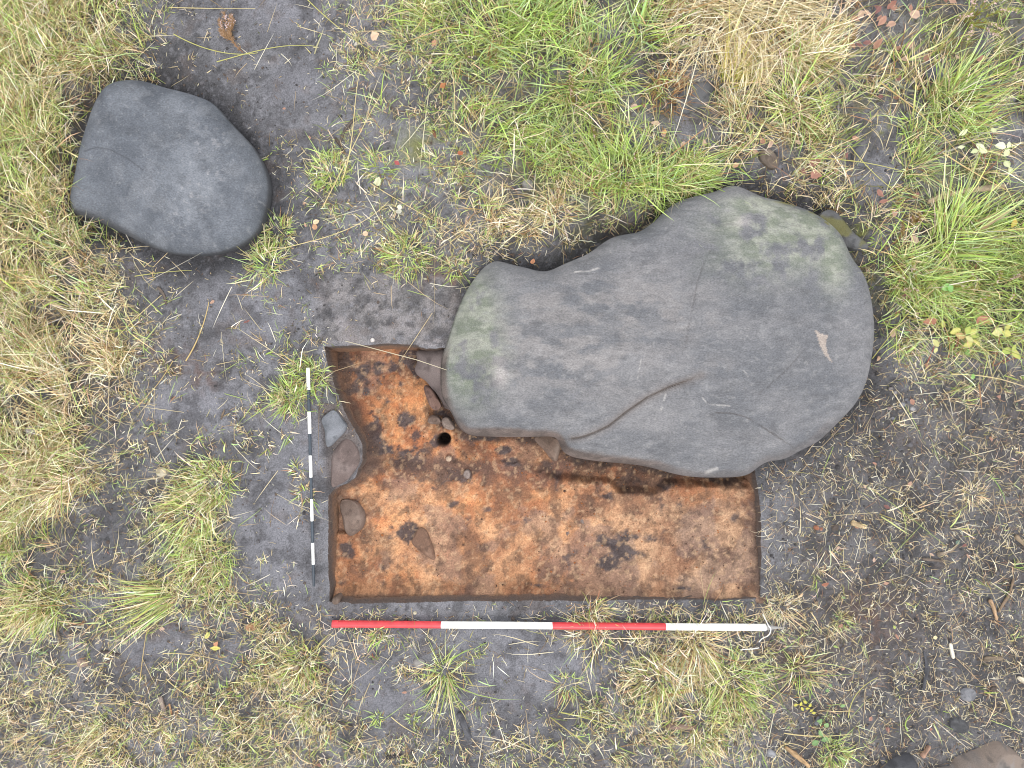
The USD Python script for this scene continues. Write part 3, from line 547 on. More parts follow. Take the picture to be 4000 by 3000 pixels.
stone([(3440,2994),(3490,2960),(3545,2942),(3565,2955),(3580,2985),(3590,3040),(3540,3080),(3440,3060)], 0.0, 0.07, 'dark angular stone at the bottom edge beside the rusty boulder', (76,76,80), (92,92,96), seed=18, bump=0.004)
stone([(3755,2690),(3785,2684),(3808,2700),(3808,2720),(3780,2738),(3752,2728),(3745,2708)], 0.0, 0.03, 'rounded pale grey stone in the soil on the lower right', (112,112,116), seed=19)
stone([(3712,2806),(3735,2800),(3775,2822),(3780,2850),(3745,2862),(3712,2842)], 0.0, 0.03, 'blackish lump of earth above the rusty boulder', (78,78,80), seed=20, cat='clod', name='earth_clod')
stone([(612,1832),(630,1824),(650,1832),(653,1850),(640,1863),(620,1860),(611,1848)], 0.004, 0.018, 'pale round pebble in the short grass left of the trench', (176,166,142), (196,186,164), seed=21, name='pebble', cat='pebble')
stone([(108,1668),(130,1664),(150,1680),(150,1695),(128,1700),(106,1690)], 0.055, 0.02, 'flat grey pebble among the dry grass at the left edge', (146,138,130), seed=22, name='pebble', cat='pebble')
stone([(165,2102),(190,2096),(206,2112),(204,2132),(182,2140),(164,2126)], 0.0, 0.02, 'buff pebble at the edge of the grass, lower left', (134,122,110), seed=23, name='pebble', cat='pebble')
stone([(476,2496),(492,2494),(500,2506),(492,2516),(478,2512)], 0.0, 0.014, 'small cream pebble on bare soil, lower left', (178,166,140), seed=24, name='pebble', cat='pebble')
stone([(302,2582),(325,2576),(344,2590),(336,2602),(308,2602)], 0.0, 0.016, 'pinkish brown pebble on bare soil, lower left', (150,130,118), seed=25, name='pebble', cat='pebble')
stone([(342,2890),(365,2885),(378,2902),(366,2918),(344,2914)], 0.0, 0.018, 'tan pebble in the pale grass near the bottom left', (156,144,118), seed=26, name='pebble', cat='pebble')
stone([(762,2678),(774,2674),(780,2684),(770,2692)], 0.0, 0.012, 'tiny buff pebble beside the lower left grass', (168,152,132), seed=27, name='pebble', cat='pebble')
stone([(1138,2590),(1160,2588),(1172,2604),(1160,2618),(1138,2612)], 0.0, 0.018, 'buff-brown pebble against the grass tuft below the short rod', (142,126,110), seed=28, name='pebble', cat='pebble')
stone([(1616,2578),(1645,2572),(1662,2590),(1650,2606),(1620,2604)], 0.0, 0.02, 'speckled grey pebble left of the rush tuft', (136,132,130), (158,154,150), seed=29, name='pebble', cat='pebble')
stone([(960,2446),(985,2434),(1000,2446),(996,2462),(968,2464)], 0.0, 0.016, 'orange-brown pebble left of the red and white rod', (172,130,100), seed=30, name='pebble', cat='pebble')
stone([(1448,1324),(1458,1320),(1464,1330),(1456,1337),(1447,1333)], 0.0, 0.014, 'white pebble on the upper lip of the trench', (206,198,192), seed=31, name='pebble', cat='pebble')
stone([(1614,2392),(1624,2388),(1628,2396),(1618,2400)], 0.0, 0.010, 'cream pebble just above the red end of the long rod', (196,186,160), seed=32, name='pebble', cat='pebble')
stone([(2040,715),(2060,702),(2080,712),(2078,734),(2050,738)], 0.055, 0.025, 'grey stone half hidden in the grass, upper middle', (128,124,120), seed=33)
stone([(3200,850),(3245,820),(3330,905),(3385,950),(3390,970),(3340,975),(3260,930)], 0.02, 0.03, 'dark mossy stone against the upper right side of the large boulder', (84,84,86), seed=34, moss=0.6)
stone([(3612,278),(3650,262),(3690,300),(3680,322),(3640,312),(3615,300)], 0.055, 0.014, 'dark slaty stone in the grass near the upper right corner', (96,98,104), seed=35)
stone([(2650,370),(2700,330),(2800,330),(2790,400),(2720,430),(2660,450),(2640,420)], 0.045, 0.016, 'dark flat stone showing between the dry grass and reddish grass', (82,82,84), seed=36)
stone([(2965,600),(3000,580),(3040,640),(3020,660),(2985,640)], 0.05, 0.02, 'brown-grey stone in the grass above the large boulder', (112,100,90), seed=37)
stone([(3330,600),(3360,570),(3385,610),(3375,650),(3340,645)], 0.045, 0.016, 'smooth dark stone in the soil among the right-hand grass', (94,94,98), seed=38)
stone([(140,1528),(180,1500),(205,1530),(195,1560),(155,1555)], 0.05, 0.02, 'dark grey lump bedded in the dry grass on the left', (74,74,78), seed=39)
for k_, (a_, b_, s_, cl) in enumerate([(3525,1580,13,(122,122,126)),(3548,1570,9,(104,104,110)),(3565,1597,11,(150,148,148)),(3498,1532,8,(130,126,126)),(3520,1452,8,(110,110,116)),(3480,1518,9,(116,110,108)),(3575,1482,7,(126,126,130)),(3488,1634,7,(116,116,122)),(3540,1560,8,(112,112,118)),(3474,1595,9,(140,124,120)),(3190,2062,12,(150,100,76)),(3207,2066,8,(150,104,84)),(3072,2046,11,(70,70,74)),(3550,2000,8,(74,74,78))]):
    stone([(a_ + s_ * math.cos(u) * (0.8 + 0.4 * ((k_ * 7 + j) % 5) / 5), b_ + s_ * 0.85 * math.sin(u) * (0.8 + 0.4 * ((k_ * 3 + j) % 4) / 4)) for j, u in enumerate(np.linspace(0, 2 * np.pi, 7, endpoint=False))], 0.0, s_ / PPM * 0.8,
          'small angular stone chip in the dark soil right of the large boulder' if k_ < 10 else ['brick-red chip, larger of two, below the large boulder', 'brick-red chip, smaller of two, below the large boulder', 'black chip in the soil outside the right trench wall', 'black chip in the soil right of the trench'][k_ - 10], cl, na=20, nr=6, seed=60 + k_, group='stone chips right of the large boulder' if k_ < 10 else None, name='stone_chip', cat='stone chip', below=0.02)

# ------------------------------------------------------------------ ranging rods
def tube(pts, rad, sides=16, cap=True):
    pts = np.asarray(pts, float); rad = np.broadcast_to(rad, (len(pts),))
    t = np.gradient(pts, axis=0); t /= np.linalg.norm(t, axis=1, keepdims=True)
    up = np.where(np.abs(t[:, 2:]) < 0.9, [[0, 0, 1.0]], [[1.0, 0, 0]])
    a = np.cross(t, up); a /= np.linalg.norm(a, axis=1, keepdims=True); b = np.cross(a, t)
    w = np.linspace(0, 2 * np.pi, sides, endpoint=False)
    v = pts[:, None] + rad[:, None, None] * (np.cos(w)[None, :, None] * a[:, None] + np.sin(w)[None, :, None] * b[:, None])
    n = len(pts); i = np.arange(sides); j = (i + 1) % sides; f = []
    for k in range(n - 1):
        A, B, C, D = k * sides + i, k * sides + j, (k + 1) * sides + j, (k + 1) * sides + i
        f += [np.stack([A, B, C], 1), np.stack([A, C, D], 1)]
    v = v.reshape(-1, 3)
    if cap:
        v = np.vstack([v, pts[:1], pts[-1:]]); m = n * sides
        f += [np.stack([np.full(sides, m), j, i], 1), np.stack([np.full(sides, m + 1), (n - 1) * sides + i, (n - 1) * sides + j], 1)]
    return v, np.vstack(f)[:, ::-1]
def rod(p0, p1, z0, z1, cuts, mats, names, radii, name, label, tip=None, collar=None):
    a = np.r_[P(*p0, z0), z0]; b = np.r_[P(*p1, z1), z1]
    t = thing(name, label, 'ranging rod', a)
    d = b - a; L = np.linalg.norm(d); u = d / L
    for (s0, s1), m, n_, (r0, r1) in zip(cuts, mats, names, radii):
        q = [u * L * s0, u * L * (s0 + 0.002 / L), u * L * (s1 - 0.002 / L), u * L * s1]
        obj(n_, tube(q, [r0 * 0.985, r0, r1, r1 * 0.985], 20), m, t, smooth=40)
    if tip: obj('steel_point', tube([u * L * tip[0], u * L * (tip[0] + 0.3 * (tip[1] - tip[0])), u * L * tip[1]], [tip[2], tip[2] * 0.8, 0.0015], 16), M_steel, t, smooth=40)
    if collar: obj('end_cap', tube([u * L * collar[0], u * L * collar[1]], collar[2], 20), mats[0], t, smooth=40)
    return t
xs = [1301, 1724, 2158, 2600, 2990]; tot = 2990 - 1301
rod((1301, 2437), (2990, 2451), 0.026, 0.032, [((xs[i] - 1301) / tot, (xs[i + 1] - 1301) / tot) for i in range(4)], [M_red, M_white, M_red, M_white], ['red_band', 'white_band', 'red_band', 'white_band'], [(0.0155, 0.0155)] * 3 + [(0.0155, 0.0155)], 'ranging_rod', 'long red and white survey rod lying below the trench', tip=(1.0, 1.040, 0.012), collar=(-0.0015, 0.013, 0.0166))
rod((1203, 1437), (1226, 2290), 0.030, 0.014, [(k / 10, (k + 1) / 10) for k in range(10)], [M_white, M_black] * 5, ['white_band', 'black_band'] * 5, [(0.0081 - 0.0002 * k, 0.0080 - 0.0002 * k) if k % 2 == 0 else (0.0074 - 0.0002 * k, 0.0073 - 0.0002 * k) for k in range(10)], 'ranging_rod', 'thin black and white survey rod lying left of the trench')
def curve3(pts, n=24, seed=0, wob=0.0):
    p = np.asarray(pts, float); t = np.r_[0, np.cumsum(np.linalg.norm(np.diff(p, axis=0), axis=1))]
    c = CubicSpline(t, p)(np.linspace(0, t[-1], n))
    if wob:
        r = np.random.default_rng(seed); k = r.normal(0, wob, c.shape); k[:, 2] *= 0.4; c = c + gaussian_filter(k, (1.0, 0))
    return c
sp = [at(a_, b_, dz) for a_, b_, dz in ((2974,2392,0.012),(2980,2412,0.03),(2990,2432,0.05),(2996,2448,0.052),(2990,2466,0.046),(2978,2488,0.015),(2962,2508,0.008))]
tag(obj('string', tube(curve3(sp, 40, 3, 0.0015), 0.0021, 8), M_string), 'white string knotted round the point of the long red and white rod', 'string')
sp = [at(a_, b_, dz) for a_, b_, dz in ((2888,2534,0.012),(2910,2530,0.016),(2935,2529,0.014),(2960,2526,0.016))]
tag(obj('string', tube(curve3(sp, 20, 4, 0.001), 0.0021, 8), M_string), 'short loose end of white string lying on the soil below the rod tip', 'string')

# ------------------------------------------------------------------ grass: ribbons with their own colour
def blades(root, az, length, tilt0, tilt1, width, col, kink=None, seg=3, tipcol=None, wtip=0.0):
    """root (n,3); az heading; tilt from vertical at base and tip (radians)"""
    n = len(root); pos = root.copy(); V_, C_ = [], []
    step = length / seg; fr = np.linspace(0, 1, seg + 1)
    for k in range(seg + 1):
        h = az + (kink * max(0.0, fr[k] - 0.35) if kink is not None else 0)
        side = np.stack([-np.sin(h), np.cos(h), np.zeros(n)], 1)
        w = width * (0.75 + 0.5 * fr[k] if fr[k] < 0.4 else (1 - fr[k]) * 1.5 + 0.05) * 0.5
        if k == seg: V_.append(pos[:, None])
        else: V_.append(np.stack([pos - side * w[:, None], pos + side * w[:, None]], 1))
        cc = col * (0.80 + 0.28 * fr[k]) if tipcol is None else col * (1 - fr[k]) + tipcol * fr[k]
        C_.append(np.repeat(cc[:, None], 1 if k == seg else 2, 1))
        t = tilt0 + (tilt1 - tilt0) * fr[k]
        pos = pos + step[:, None] * np.stack([np.sin(t) * np.cos(h), np.sin(t) * np.sin(h), np.cos(t)], 1)
        pos[:, 2] = np.maximum(pos[:, 2], gz(pos[:, 0], pos[:, 1]) + 0.0015 + 0.002 * rng.random(n))
    v = np.concatenate(V_, 1); c = np.concatenate(C_, 1); c = c * 0.95 + c.mean(-1, keepdims=True) * 0.05; m = v.shape[1]
    base = []
    for k in range(seg - 1): base += [[2 * k, 2 * k + 1, 2 * k + 3], [2 * k, 2 * k + 3, 2 * k + 2]]
    base.append([2 * seg - 2, 2 * seg - 1, 2 * seg])
    f = (np.arange(n)[:, None, None] * m + np.array(base)[None]).reshape(-1, 3)
    return v.reshape(-1, 3), f, c.reshape(-1, 3)
GREEN = np.array([lin(154, 178, 80), lin(176, 198, 106), lin(132, 150, 72), lin(192, 206, 136), lin(170, 192, 128)])
OLIVE = np.array([lin(132, 108, 70), lin(150, 112, 76), lin(160, 154, 94), lin(142, 136, 84), lin(178, 168, 112), lin(168, 146, 98)])
STRAW = 1.08 * np.array([lin(214, 198, 156), lin(228, 216, 182), lin(202, 182, 138), lin(188, 164, 126), lin(236, 229, 206)])
KB = 0.95
def pick_color(green, n_=None, r=rng):
    g = np.asarray(green, float); n = len(g); u = r.random(n)
    pg = np.clip((g - 2.6) / 7.4, 0.03, 0.9); po = np.clip(0.42 - np.abs(g - 4.5) * 0.05, 0.1, 0.42) * (1 - pg * 0.5)
    c = STRAW[r.integers(0, len(STRAW), n)]
    c = np.where((u < pg + po)[:, None], OLIVE[r.integers(0, len(OLIVE), n)], c)
    c = np.where((u < pg)[:, None], GREEN[r.integers(0, len(GREEN), n)], c)
    return c * KB * np.clip(np.exp(r.normal(0.02, 0.34, (n, 1))), 0.4, 1.6) * (1 + 0.06 * r.normal(size=(n, 3)))
blocked = np.maximum.reduce([gaussian_filter(f_big, 1), gaussian_filter(f_small, 1), gaussian_filter(f_trench, 1.5)])
CLEAR = [(2060,722,38),(2700,385,70),(3650,295,50),(3005,625,50),(3357,610,45),(175,1530,45),(128,1683,30),(3640,795,45),(3730,780,45),(3820,762,45),(3740,90,90),(3660,80,60),(3820,90,60),(3420,90,90),(3330,190,60),(3300,930,60),(2060,370,60),(2360,60,60),(250,1285,60),(3420,560,60),(2000,330,40),(3900,270,50)]
f_clear = np.clip(sum(np.exp(-((fx - a_) ** 2 + (fy - b_) ** 2) / c_ ** 2) for a_, b_, c_ in CLEAR), 0, 1)
CLUMP = (1 - 0.88 * f_clear) * 1.0 * (0.55 + 0.9 * ss(n2(wx, wy, 9, 141), 0.35, 0.65) * ss(n2(wx, wy, 28, 142), 0.25, 0.6))
def scatter(n, weight):
    w = weight.ravel(); w = w / w.sum(); k = rng.choice(len(w), n, p=w)
    px = (k % FW + rng.random(n)) * STEP + X0; py = (k // FW + rng.random(n)) * STEP + Y0
    return px, py
inframe = ((fx > -350) & (fx < 4350) & (fy > -300) & (fy < 3300)).astype(float)
swirl = n2(wx, wy, 2.6, 151, 3) * 4 * np.pi
def grass_field(name, weight, nclump, per, rad, length, lsd, tilt, width, label, green_shift=0.0, kinky=0.8, spread=1.1, cat='grass', cols=None):
    px, py = scatter(nclump, weight * inframe)
    az0 = samp(swirl, px, py) + rng.normal(0, 0.9, nclump); g0 = samp(f_green, px, py) + green_shift + rng.normal(0, 1.6, nclump)
    L0 = length * np.exp(rng.normal(0, 0.28, nclump)) * (0.7 + 0.3 * samp(f_dens, px, py) / 9)
    k = rng.integers(max(1, int(per * 0.5)), int(per * 1.6) + 1, nclump); idx = np.repeat(np.arange(nclump), k); n = len(idx)
    x = px[idx] + rng.normal(0, rad, n) * PPM; y = py[idx] + rng.normal(0, rad, n) * PPM
    ok = samp(blocked, x, y) < 0.25; idx, x, y = idx[ok], x[ok], y[ok]; n = len(idx)
    xy = P(x, y); root = np.column_stack([xy, gz(xy[:, 0], xy[:, 1]) - 0.002])
    L = L0[idx] * np.exp(rng.normal(0, lsd, n)); t0 = np.clip(rng.normal(tilt - 0.35, 0.25, n), 0.1, 1.5); t1 = np.clip(t0 + np.abs(rng.normal(0.6, 0.35, n)), 0.2, 1.9)
    v, f, c = blades(root, az0[idx] + rng.normal(0, spread, n), L, t0, t1, width * np.exp(rng.normal(0, 0.25, n)), pick_color(g0[idx]) if cols is None else cols[rng.integers(0, len(cols), n)] * KB * (0.75 + 0.4 * rng.random((n, 1))), kink=rng.normal(0, kinky, n))
    return tag(obj(name, (v, f), M_leaf, col=c, smooth=False), label, cat, kind='stuff')
dens = np.clip(f_dens, 0, 9) / 9
right = ss(fx, 2800, 3100) * ss(fy, 1350, 1600); bottom = ss(fy, 2330, 2420)
ex_tuft = CLUMP
grass_field('dry_grass_mat', f_mat * (0.1 + 0.9 * dens ** 1.5) * CLUMP ** 2.6, 3700, 9, 0.019, 0.088, 0.4, 1.14, 0.0031, 'thick mat of yellowing grass along the left side', 0.2, 0.6, 1.05)
grass_field('meadow_grass', f_turf * dens ** 1.4 * CLUMP ** 3.0, 2700, 9, 0.019, 0.100, 0.42, 1.06, 0.0033, 'mixed green and dry grass across the top and upper right', 0.2, 0.5, 1.0)
grass_field('short_grass', (1 - f_mat) * (1 - f_turf) * dens ** 1.45 * CLUMP ** 1.4 * (1 - 0.75 * right) * (1 - 0.92 * f_bare), 6200, 8, 0.015, 0.043, 0.42, 1.05, 0.0027, 'short sparse grass sprouting from the trodden soil', -0.1, 0.9, 1.5)
# fine understorey of moss-like short blades
grass_field('moss_grass', (0.5 * f_turf + 0.6 * f_mat + 0.25) * dens ** 1.5 * CLUMP, 4200, 7, 0.016, 0.022, 0.3, 0.9, 0.0024, 'fine short mossy grass between the longer blades', cols=0.58 * np.array([lin(112, 98, 58), lin(98, 104, 52), lin(128, 106, 70), lin(120, 126, 62), lin(126, 92, 64)]))
grass_field('broad_grass', (0.7 * f_turf * ss(f_green, 4, 8) + 0.25 * f_mat + 0.12) * dens ** 1.3 * (1 - 0.85 * f_clear), 900, 4, 0.014, 0.10, 0.4, 1.1, 0.0048, 'scattered broad pale green blades standing above the finer grass', 2.2, 0.6, 0.9)

# long thin stalks lying about, and chopped straw
def straws(name, n, weight, length, lsd, width, label, cols, kinky=0.5, seg=3, lift=0.5):
    px, py = scatter(n, weight * inframe * (blocked < 0.05))
    xy = P(px, py); root = np.column_stack([xy, gz(xy[:, 0], xy[:, 1]) + 0.002])
    L = length * np.exp(rng.normal(0, lsd, n)); c = cols[rng.integers(0, len(cols), n)] * KB * (0.75 + 0.45 * rng.random((n, 1)))
    v, f, c = blades(root, rng.random(n) * 2 * np.pi, L, np.clip(rng.normal(1.45, 0.12 * lift, n), 1.1, 1.57), np.full(n, 1.58), width * np.exp(rng.normal(0, 0.25, n)), c, kink=rng.normal(0, kinky, n), seg=seg)
    return tag(obj(name, (v, f), M_leaf, col=c, smooth=False), label, 'straw', kind='stuff')
straws('fallen_stalks', 3600, 0.10 + dens ** 1.2 + 0.8 * f_mat, 0.12, 0.5, 0.0024, 'long thin dry stalks lying over the grass and soil', np.vstack([STRAW, STRAW, OLIVE[:1], GREEN[1:2]]), 0.35, 4)
straws('straw_litter', 27000, (0.35 + 1.3 * ss(n2(wx, wy, 12, 171), 0.3, 0.7)) * (1 - 0.4 * f_bare) * (0.20 + 0.8 * dens + 1.1 * right + 0.25 * bottom) * (1 - 0.55 * f_bare), 0.013, 0.65, 0.0021, 'chopped straw and grass clippings scattered over the soil', np.vstack([STRAW, STRAW, OLIVE, [lin(140, 112, 84), lin(112, 90, 70)]]), 0.9, 2)
straws('fine_roots', 4200, right * 1.0 + 0.25 * bottom * ss(fx, 2200, 2900) + 0.5 * np.exp(-((fx - 2300) / 350) ** 2 - ((fy - 950) / 70) ** 2) + 3.5 * np.exp(-((fx - 2990) / 22) ** 2 - ((fy - 2130) / 240) ** 2) + 1.5 * np.exp(-((fy - 2362) / 14) ** 2) * ss(fx, 1650, 1800) * ss(fx, 3000, 2950) + 0.5 * np.exp(-((fx - 3050) / 80) ** 2 - ((fy - 2370) / 50) ** 2), 0.038, 0.45, 0.0016, 'pale wiry roots torn from the turf, lying on the dark earth', np.vstack([STRAW, [lin(176, 140, 108), lin(150, 112, 84)]]), 2.2, 5)

# soil crumbs
def clod(seed):
    m = trimesh.creation.icosphere(1, 1.0); r = np.random.default_rng(seed)
    m.vertices *= (0.75 + 0.5 * r.random((len(m.vertices), 1))); m.vertices[:, 2] *= 0.7; return np.array(m.vertices), np.array(m.faces)
def crumbs(name, n, weight, size, sd, label, zf, mats):
    pi = UsdGeom.PointInstancer.Define(stage, path_for(name)); protos = []
    for k, m in enumerate(mats):
        p = usdkit.mesh(stage, f'{pi.GetPath()}/crumb_shape_{k + 1:03d}', clod(k + 3), m, smooth=False); protos.append(p.GetPath())
    pi.CreatePrototypesRel().SetTargets(protos)
    px, py = scatter(n, weight); xy = P(px, py); s = size * np.exp(rng.normal(0, sd, n))
    pi.CreateProtoIndicesAttr(Vt.IntArray.FromNumpy(rng.integers(0, len(mats), n).astype(np.int32)))
    pi.CreatePositionsAttr(Vt.Vec3fArray.FromNumpy(np.column_stack([xy, zf(xy[:, 0], xy[:, 1]) + s * 0.25]).astype(np.float32)))
    pi.CreateScalesAttr(Vt.Vec3fArray.FromNumpy((s[:, None] * (0.7 + 0.6 * rng.random((n, 3)))).astype(np.float32)))
    a = rng.random(n) * np.pi
    pi.CreateOrientationsAttr(Vt.QuathArray([Gf.Quath(float(np.cos(t)), 0, 0, float(np.sin(t))) for t in a]))
    return tag(pi, label, 'soil', kind='stuff')
cr_w = inframe * (blocked < 0.02) * (0.25 + 1.2 * right + 1.5 * np.exp(-(d_small / 90) ** 2) + 1.0 * np.exp(-(d_big / 90) ** 2) + 0.7 * rough * n2(wx, wy, 7, 161)) * (1 - 0.8 * f_mat)
crumbs('soil_crumbs', 15000, cr_w * (1 - 0.8 * f_bare), 0.0023, 0.5, 'loose crumbs of dark soil lying on the ground', gz, M_crumb)
tr_w = (gaussian_filter(f_trench, 2) > 0.95) * (f_big < 0.5) * 1.0
M_fcr = [plain_mat(f'floor_crumb_{n}', lin(*c, 0.58), 0.95, 0.15, 200, 0.3, 0.5) for n, c in (('orange', (170, 108, 68)), ('tan', (168, 132, 102)), ('umber', (102, 78, 66)))]
crumbs('floor_crumbs', 1600, tr_w, 0.0017, 0.4, 'tiny crumbs of subsoil on the trench floor', floor_z, M_fcr)

# ------------------------------------------------------------------ single grass tufts
def tuft(px, py, r, n, green, label, lean=None, k_lean=0.0, length=0.07, width=0.003, tilt=0.95, name='grass_tuft', cat='grass tuft', cols=None, pale_tip=False):
    a = rng.random(n) * 2 * np.pi; q = np.sqrt(rng.random(n)) * r * 0.85
    x, y = px + q * np.cos(a), py + q * np.sin(a)
    head = np.arctan2(-np.sin(a), np.cos(a)) + rng.normal(0, 0.85, n)
    if lean is not None:
        vx, vy = np.cos(head) + k_lean * math.cos(lean), np.sin(head) + k_lean * math.sin(lean); head = np.arctan2(vy, vx)
    xy = P(x, y); root = np.column_stack([xy, gz(xy[:, 0], xy[:, 1]) - 0.002])
    L = length * np.exp(rng.normal(-0.05, 0.42, n)); width = width * 1.15; t0 = np.clip(tilt - 0.35 + 0.4 * q / r + rng.normal(0, 0.2, n), 0.05, 1.4); t1 = np.clip(t0 + np.abs(rng.normal(0.55, 0.25, n)), 0, 1.8)
    c = pick_color(np.full(n, green) + rng.normal(0, 1.2, n)) if cols is None else cols[rng.integers(0, len(cols), n)] * KB * (0.8 + 0.4 * rng.random((n, 1)))
    v, f, c = blades(root, head, L, t0, t1, width * np.exp(rng.normal(0, 0.25, n)), c, kink=rng.normal(0, 0.7, n), seg=4)
    return tag(obj(name, (v, f), M_leaf, col=c, smooth=False), label, cat)
U = lambda dx, dy: math.atan2(-dy, dx)     # picture direction to heading
tuft(1075,900,70,170,7,'rounded green tuft touching the lower right flank of the smaller boulder',length=.05)
tuft(1290,665,75,220,7.5,'dense cushion of green grass above the midpoint between the two boulders',length=.055)
tuft(1480,655,60,130,7,'smaller green cushion just right of the dense one between the boulders',length=.05)
tuft(1600,150,80,200,7.5,'spiky pale green tuft in the upper middle, left of the lush grass',length=.07,width=.0022)
tuft(1030,1030,75,200,6.5,'green and straw tuft below the right end of the smaller boulder',length=.06)
tuft(1585,1000,95,230,7.5,'leafy green tuft left of the notch of the large boulder',length=.06)
tuft(1775,1045,45,70,6.5,'small splayed tuft just left of the large boulder',length=.055)
tuft(1200,1475,70,190,8,'bright green tuft under the white top end of the thin rod',length=.055)
tuft(1130,1550,75,210,7.5,'green tuft left of the thin rod, below its top end',length=.06)
tuft(1192,1930,38,70,5.5,'small yellowish tuft left of the middle of the thin rod',length=.035)
tuft(1162,1835,30,45,5.5,'tiny tuft left of the thin rod above a yellowish one',length=.03)
tuft(830,1880,95,260,7,'broad green tuft in the grass patch left of the trench',length=.08,lean=U(-1,.6),k_lean=.6)
tuft(740,2010,110,260,6.5,'yellow-green tuft in the middle of the grass patch left of the trench',length=.09,lean=U(-1,1),k_lean=.9)
tuft(800,2180,120,300,7.5,'leafy green clump near the lower end of the left grass patch',length=.07)
tuft(640,2330,80,130,7.5,'vivid green tuft whose long blades sweep down to the left',length=.17,lean=U(-1,.28),k_lean=2.2,tilt=1.15)
tuft(170,2345,110,320,6.5,'spreading green and brown tuft near the lower left edge',length=.08,lean=U(-1,.2),k_lean=.5)
tuft(1190,2590,75,170,5.5,'star-shaped olive tuft below the lower end of the thin rod',length=.075)
tuft(1735,2620,40,70,7,'open rush tuft with long stiff stems below the long rod',length=.13,width=.003,tilt=1.05)
tuft(1745,2650,30,24,7,'long rush stems drooping towards the charred log',length=.18,lean=U(-.3,1),k_lean=1.4,tilt=1.2)
tuft(1475,2470,42,60,6,'cut stubs of a grass tuft poking out from under the red end of the rod',length=.04,width=.0042,tilt=.8)
tuft(1472,2805,26,46,8.5,'tiny bright green sprout on bare soil, left of two',length=.03)
tuft(1612,2805,20,34,8,'tiny green sprout on bare soil, right of two',length=.025)
tuft(2215,2680,50,70,6.5,'thin green tuft on the bare soil below the middle of the long rod',length=.07)
tuft(2330,2400,60,110,4,'flattened dry tuft above the long rod',length=.07,lean=U(1,.1),k_lean=.8)
tuft(2300,2490,80,120,4,'flattened straw tuft poking out beneath the second red band',length=.08,lean=U(-1,.3),k_lean=.8)
tuft(2720,2520,80,220,2.5,'tall dry tuft below the white end of the long rod',length=.12,lean=U(-.2,1),k_lean=.7)
tuft(2560,2660,100,260,4,'wide pale tuft beside the forked stick at the bottom',length=.09,lean=U(-1,.2),k_lean=.8)
tuft(2860,2660,95,200,7,'blue-green fan of blades right of the pale tuft at the bottom',length=.13,lean=U(.4,1),k_lean=.4)
tuft(2740,2830,100,220,6,'green and straw clump at the bottom, above the bark piece',length=.06)
tuft(3290,2425,36,80,6.5,'small fine tuft on the brown soil right of the rod tip',length=.04,width=.002)
tuft(3255,2945,55,130,8,'green spiky tuft near the bottom right',length=.06)
tuft(3130,2620,60,90,6.5,'splayed green tuft below the tip of the long rod',length=.10)
tuft(3050,2370,60,160,1,'matted ball of straw-coloured roots at the lower right trench corner',length=.05,width=.002)
tuft(3800,1930,45,120,.5,'pale ball of dry roots in the soil on the right',length=.05,width=.0018,tilt=1.1)
tuft(2430,680,105,330,9.5,'vivid green tuft just above the notch of the large boulder',length=.12,lean=U(.2,-1),k_lean=.3)
tuft(2560,760,80,170,8.8,'bright green tuft overhanging the top edge of the large boulder',length=.10,lean=U(.8,-.5),k_lean=.5)
tuft(2690,690,80,190,9,'yellow-green tuft above the pointed top of the large boulder',length=.10)
tuft(2330,340,90,210,9,'broad-bladed green tuft in the upper middle grass',length=.12,width=.0042)
tuft(2100,60,110,260,9,'lush broad-bladed green clump on the top edge',length=.11,width=.0042)
tuft(1960,140,100,240,8.8,'lush green clump left of the top-edge one',length=.11,width=.004)
tuft(2520,130,80,70,8.5,'pale green wide-bladed grass beside the dry straw clump',length=.13,width=.006,lean=U(1,-.4),k_lean=.7)
tuft(2800,60,200,520,.8,'big pale straw clump at the top, left half',cols=STRAW,length=.17,lean=U(-.5,1),k_lean=.8,tilt=1.1)
tuft(2980,120,190,520,.8,'big pale straw clump at the top, right half',cols=STRAW,length=.18,lean=U(-.2,1),k_lean=.9,tilt=1.1)
tuft(2850,330,50,80,7,'yellowish upright tuft at the foot of the straw clump',length=.13,lean=U(.4,-1),k_lean=1.2,cols=np.array([lin(206,196,92),lin(188,190,84),lin(212,196,128)]))
tuft(3100,415,95,170,8.3,'star-shaped bright green tuft above the right half of the large boulder',length=.12,width=.004)
tuft(3690,410,110,260,8.6,'large green tuft with blades sweeping right, upper right',length=.14,width=.004,lean=U(1,-.3),k_lean=.7)
tuft(3545,540,55,80,8.5,'small green tuft right of the dark bare patch, upper right',length=.08)
tuft(3560,660,60,90,8.2,'thin-bladed green tuft below a smaller one, upper right',length=.09)
tuft(3500,255,30,26,8.5,'few green blades standing in dry red-brown grass near the top right',length=.12,width=.005,lean=U(.3,-1),k_lean=1)
tuft(3700,930,110,330,9,'tall bright grass on the right edge with blades sweeping up and right',length=.19,width=.004,lean=U(.6,-.8),k_lean=1.1,tilt=1.05)
tuft(3560,1080,130,360,9,'green mossy grass cushion right of the large boulder',length=.06)
tuft(3800,1090,150,420,9,'thick green grass at the right edge below the tall bright blades',length=.08)
tuft(3720,1230,110,260,8,'green grass above the yellow bramble leaves',length=.07)
tuft(2060,880,70,140,1,'bleached straw tuft on the turf edge left of the boulder notch',length=.07)
tuft(2170,840,60,130,2,'bleached straw tuft on the turf edge nearest the boulder notch',length=.08)
tuft(2600,380,90,200,2,'reddish-brown grass clump beside the straw clump',length=.06,cols=np.array([lin(168,120,78),lin(150,104,66),lin(186,150,104),lin(140,120,66)]))

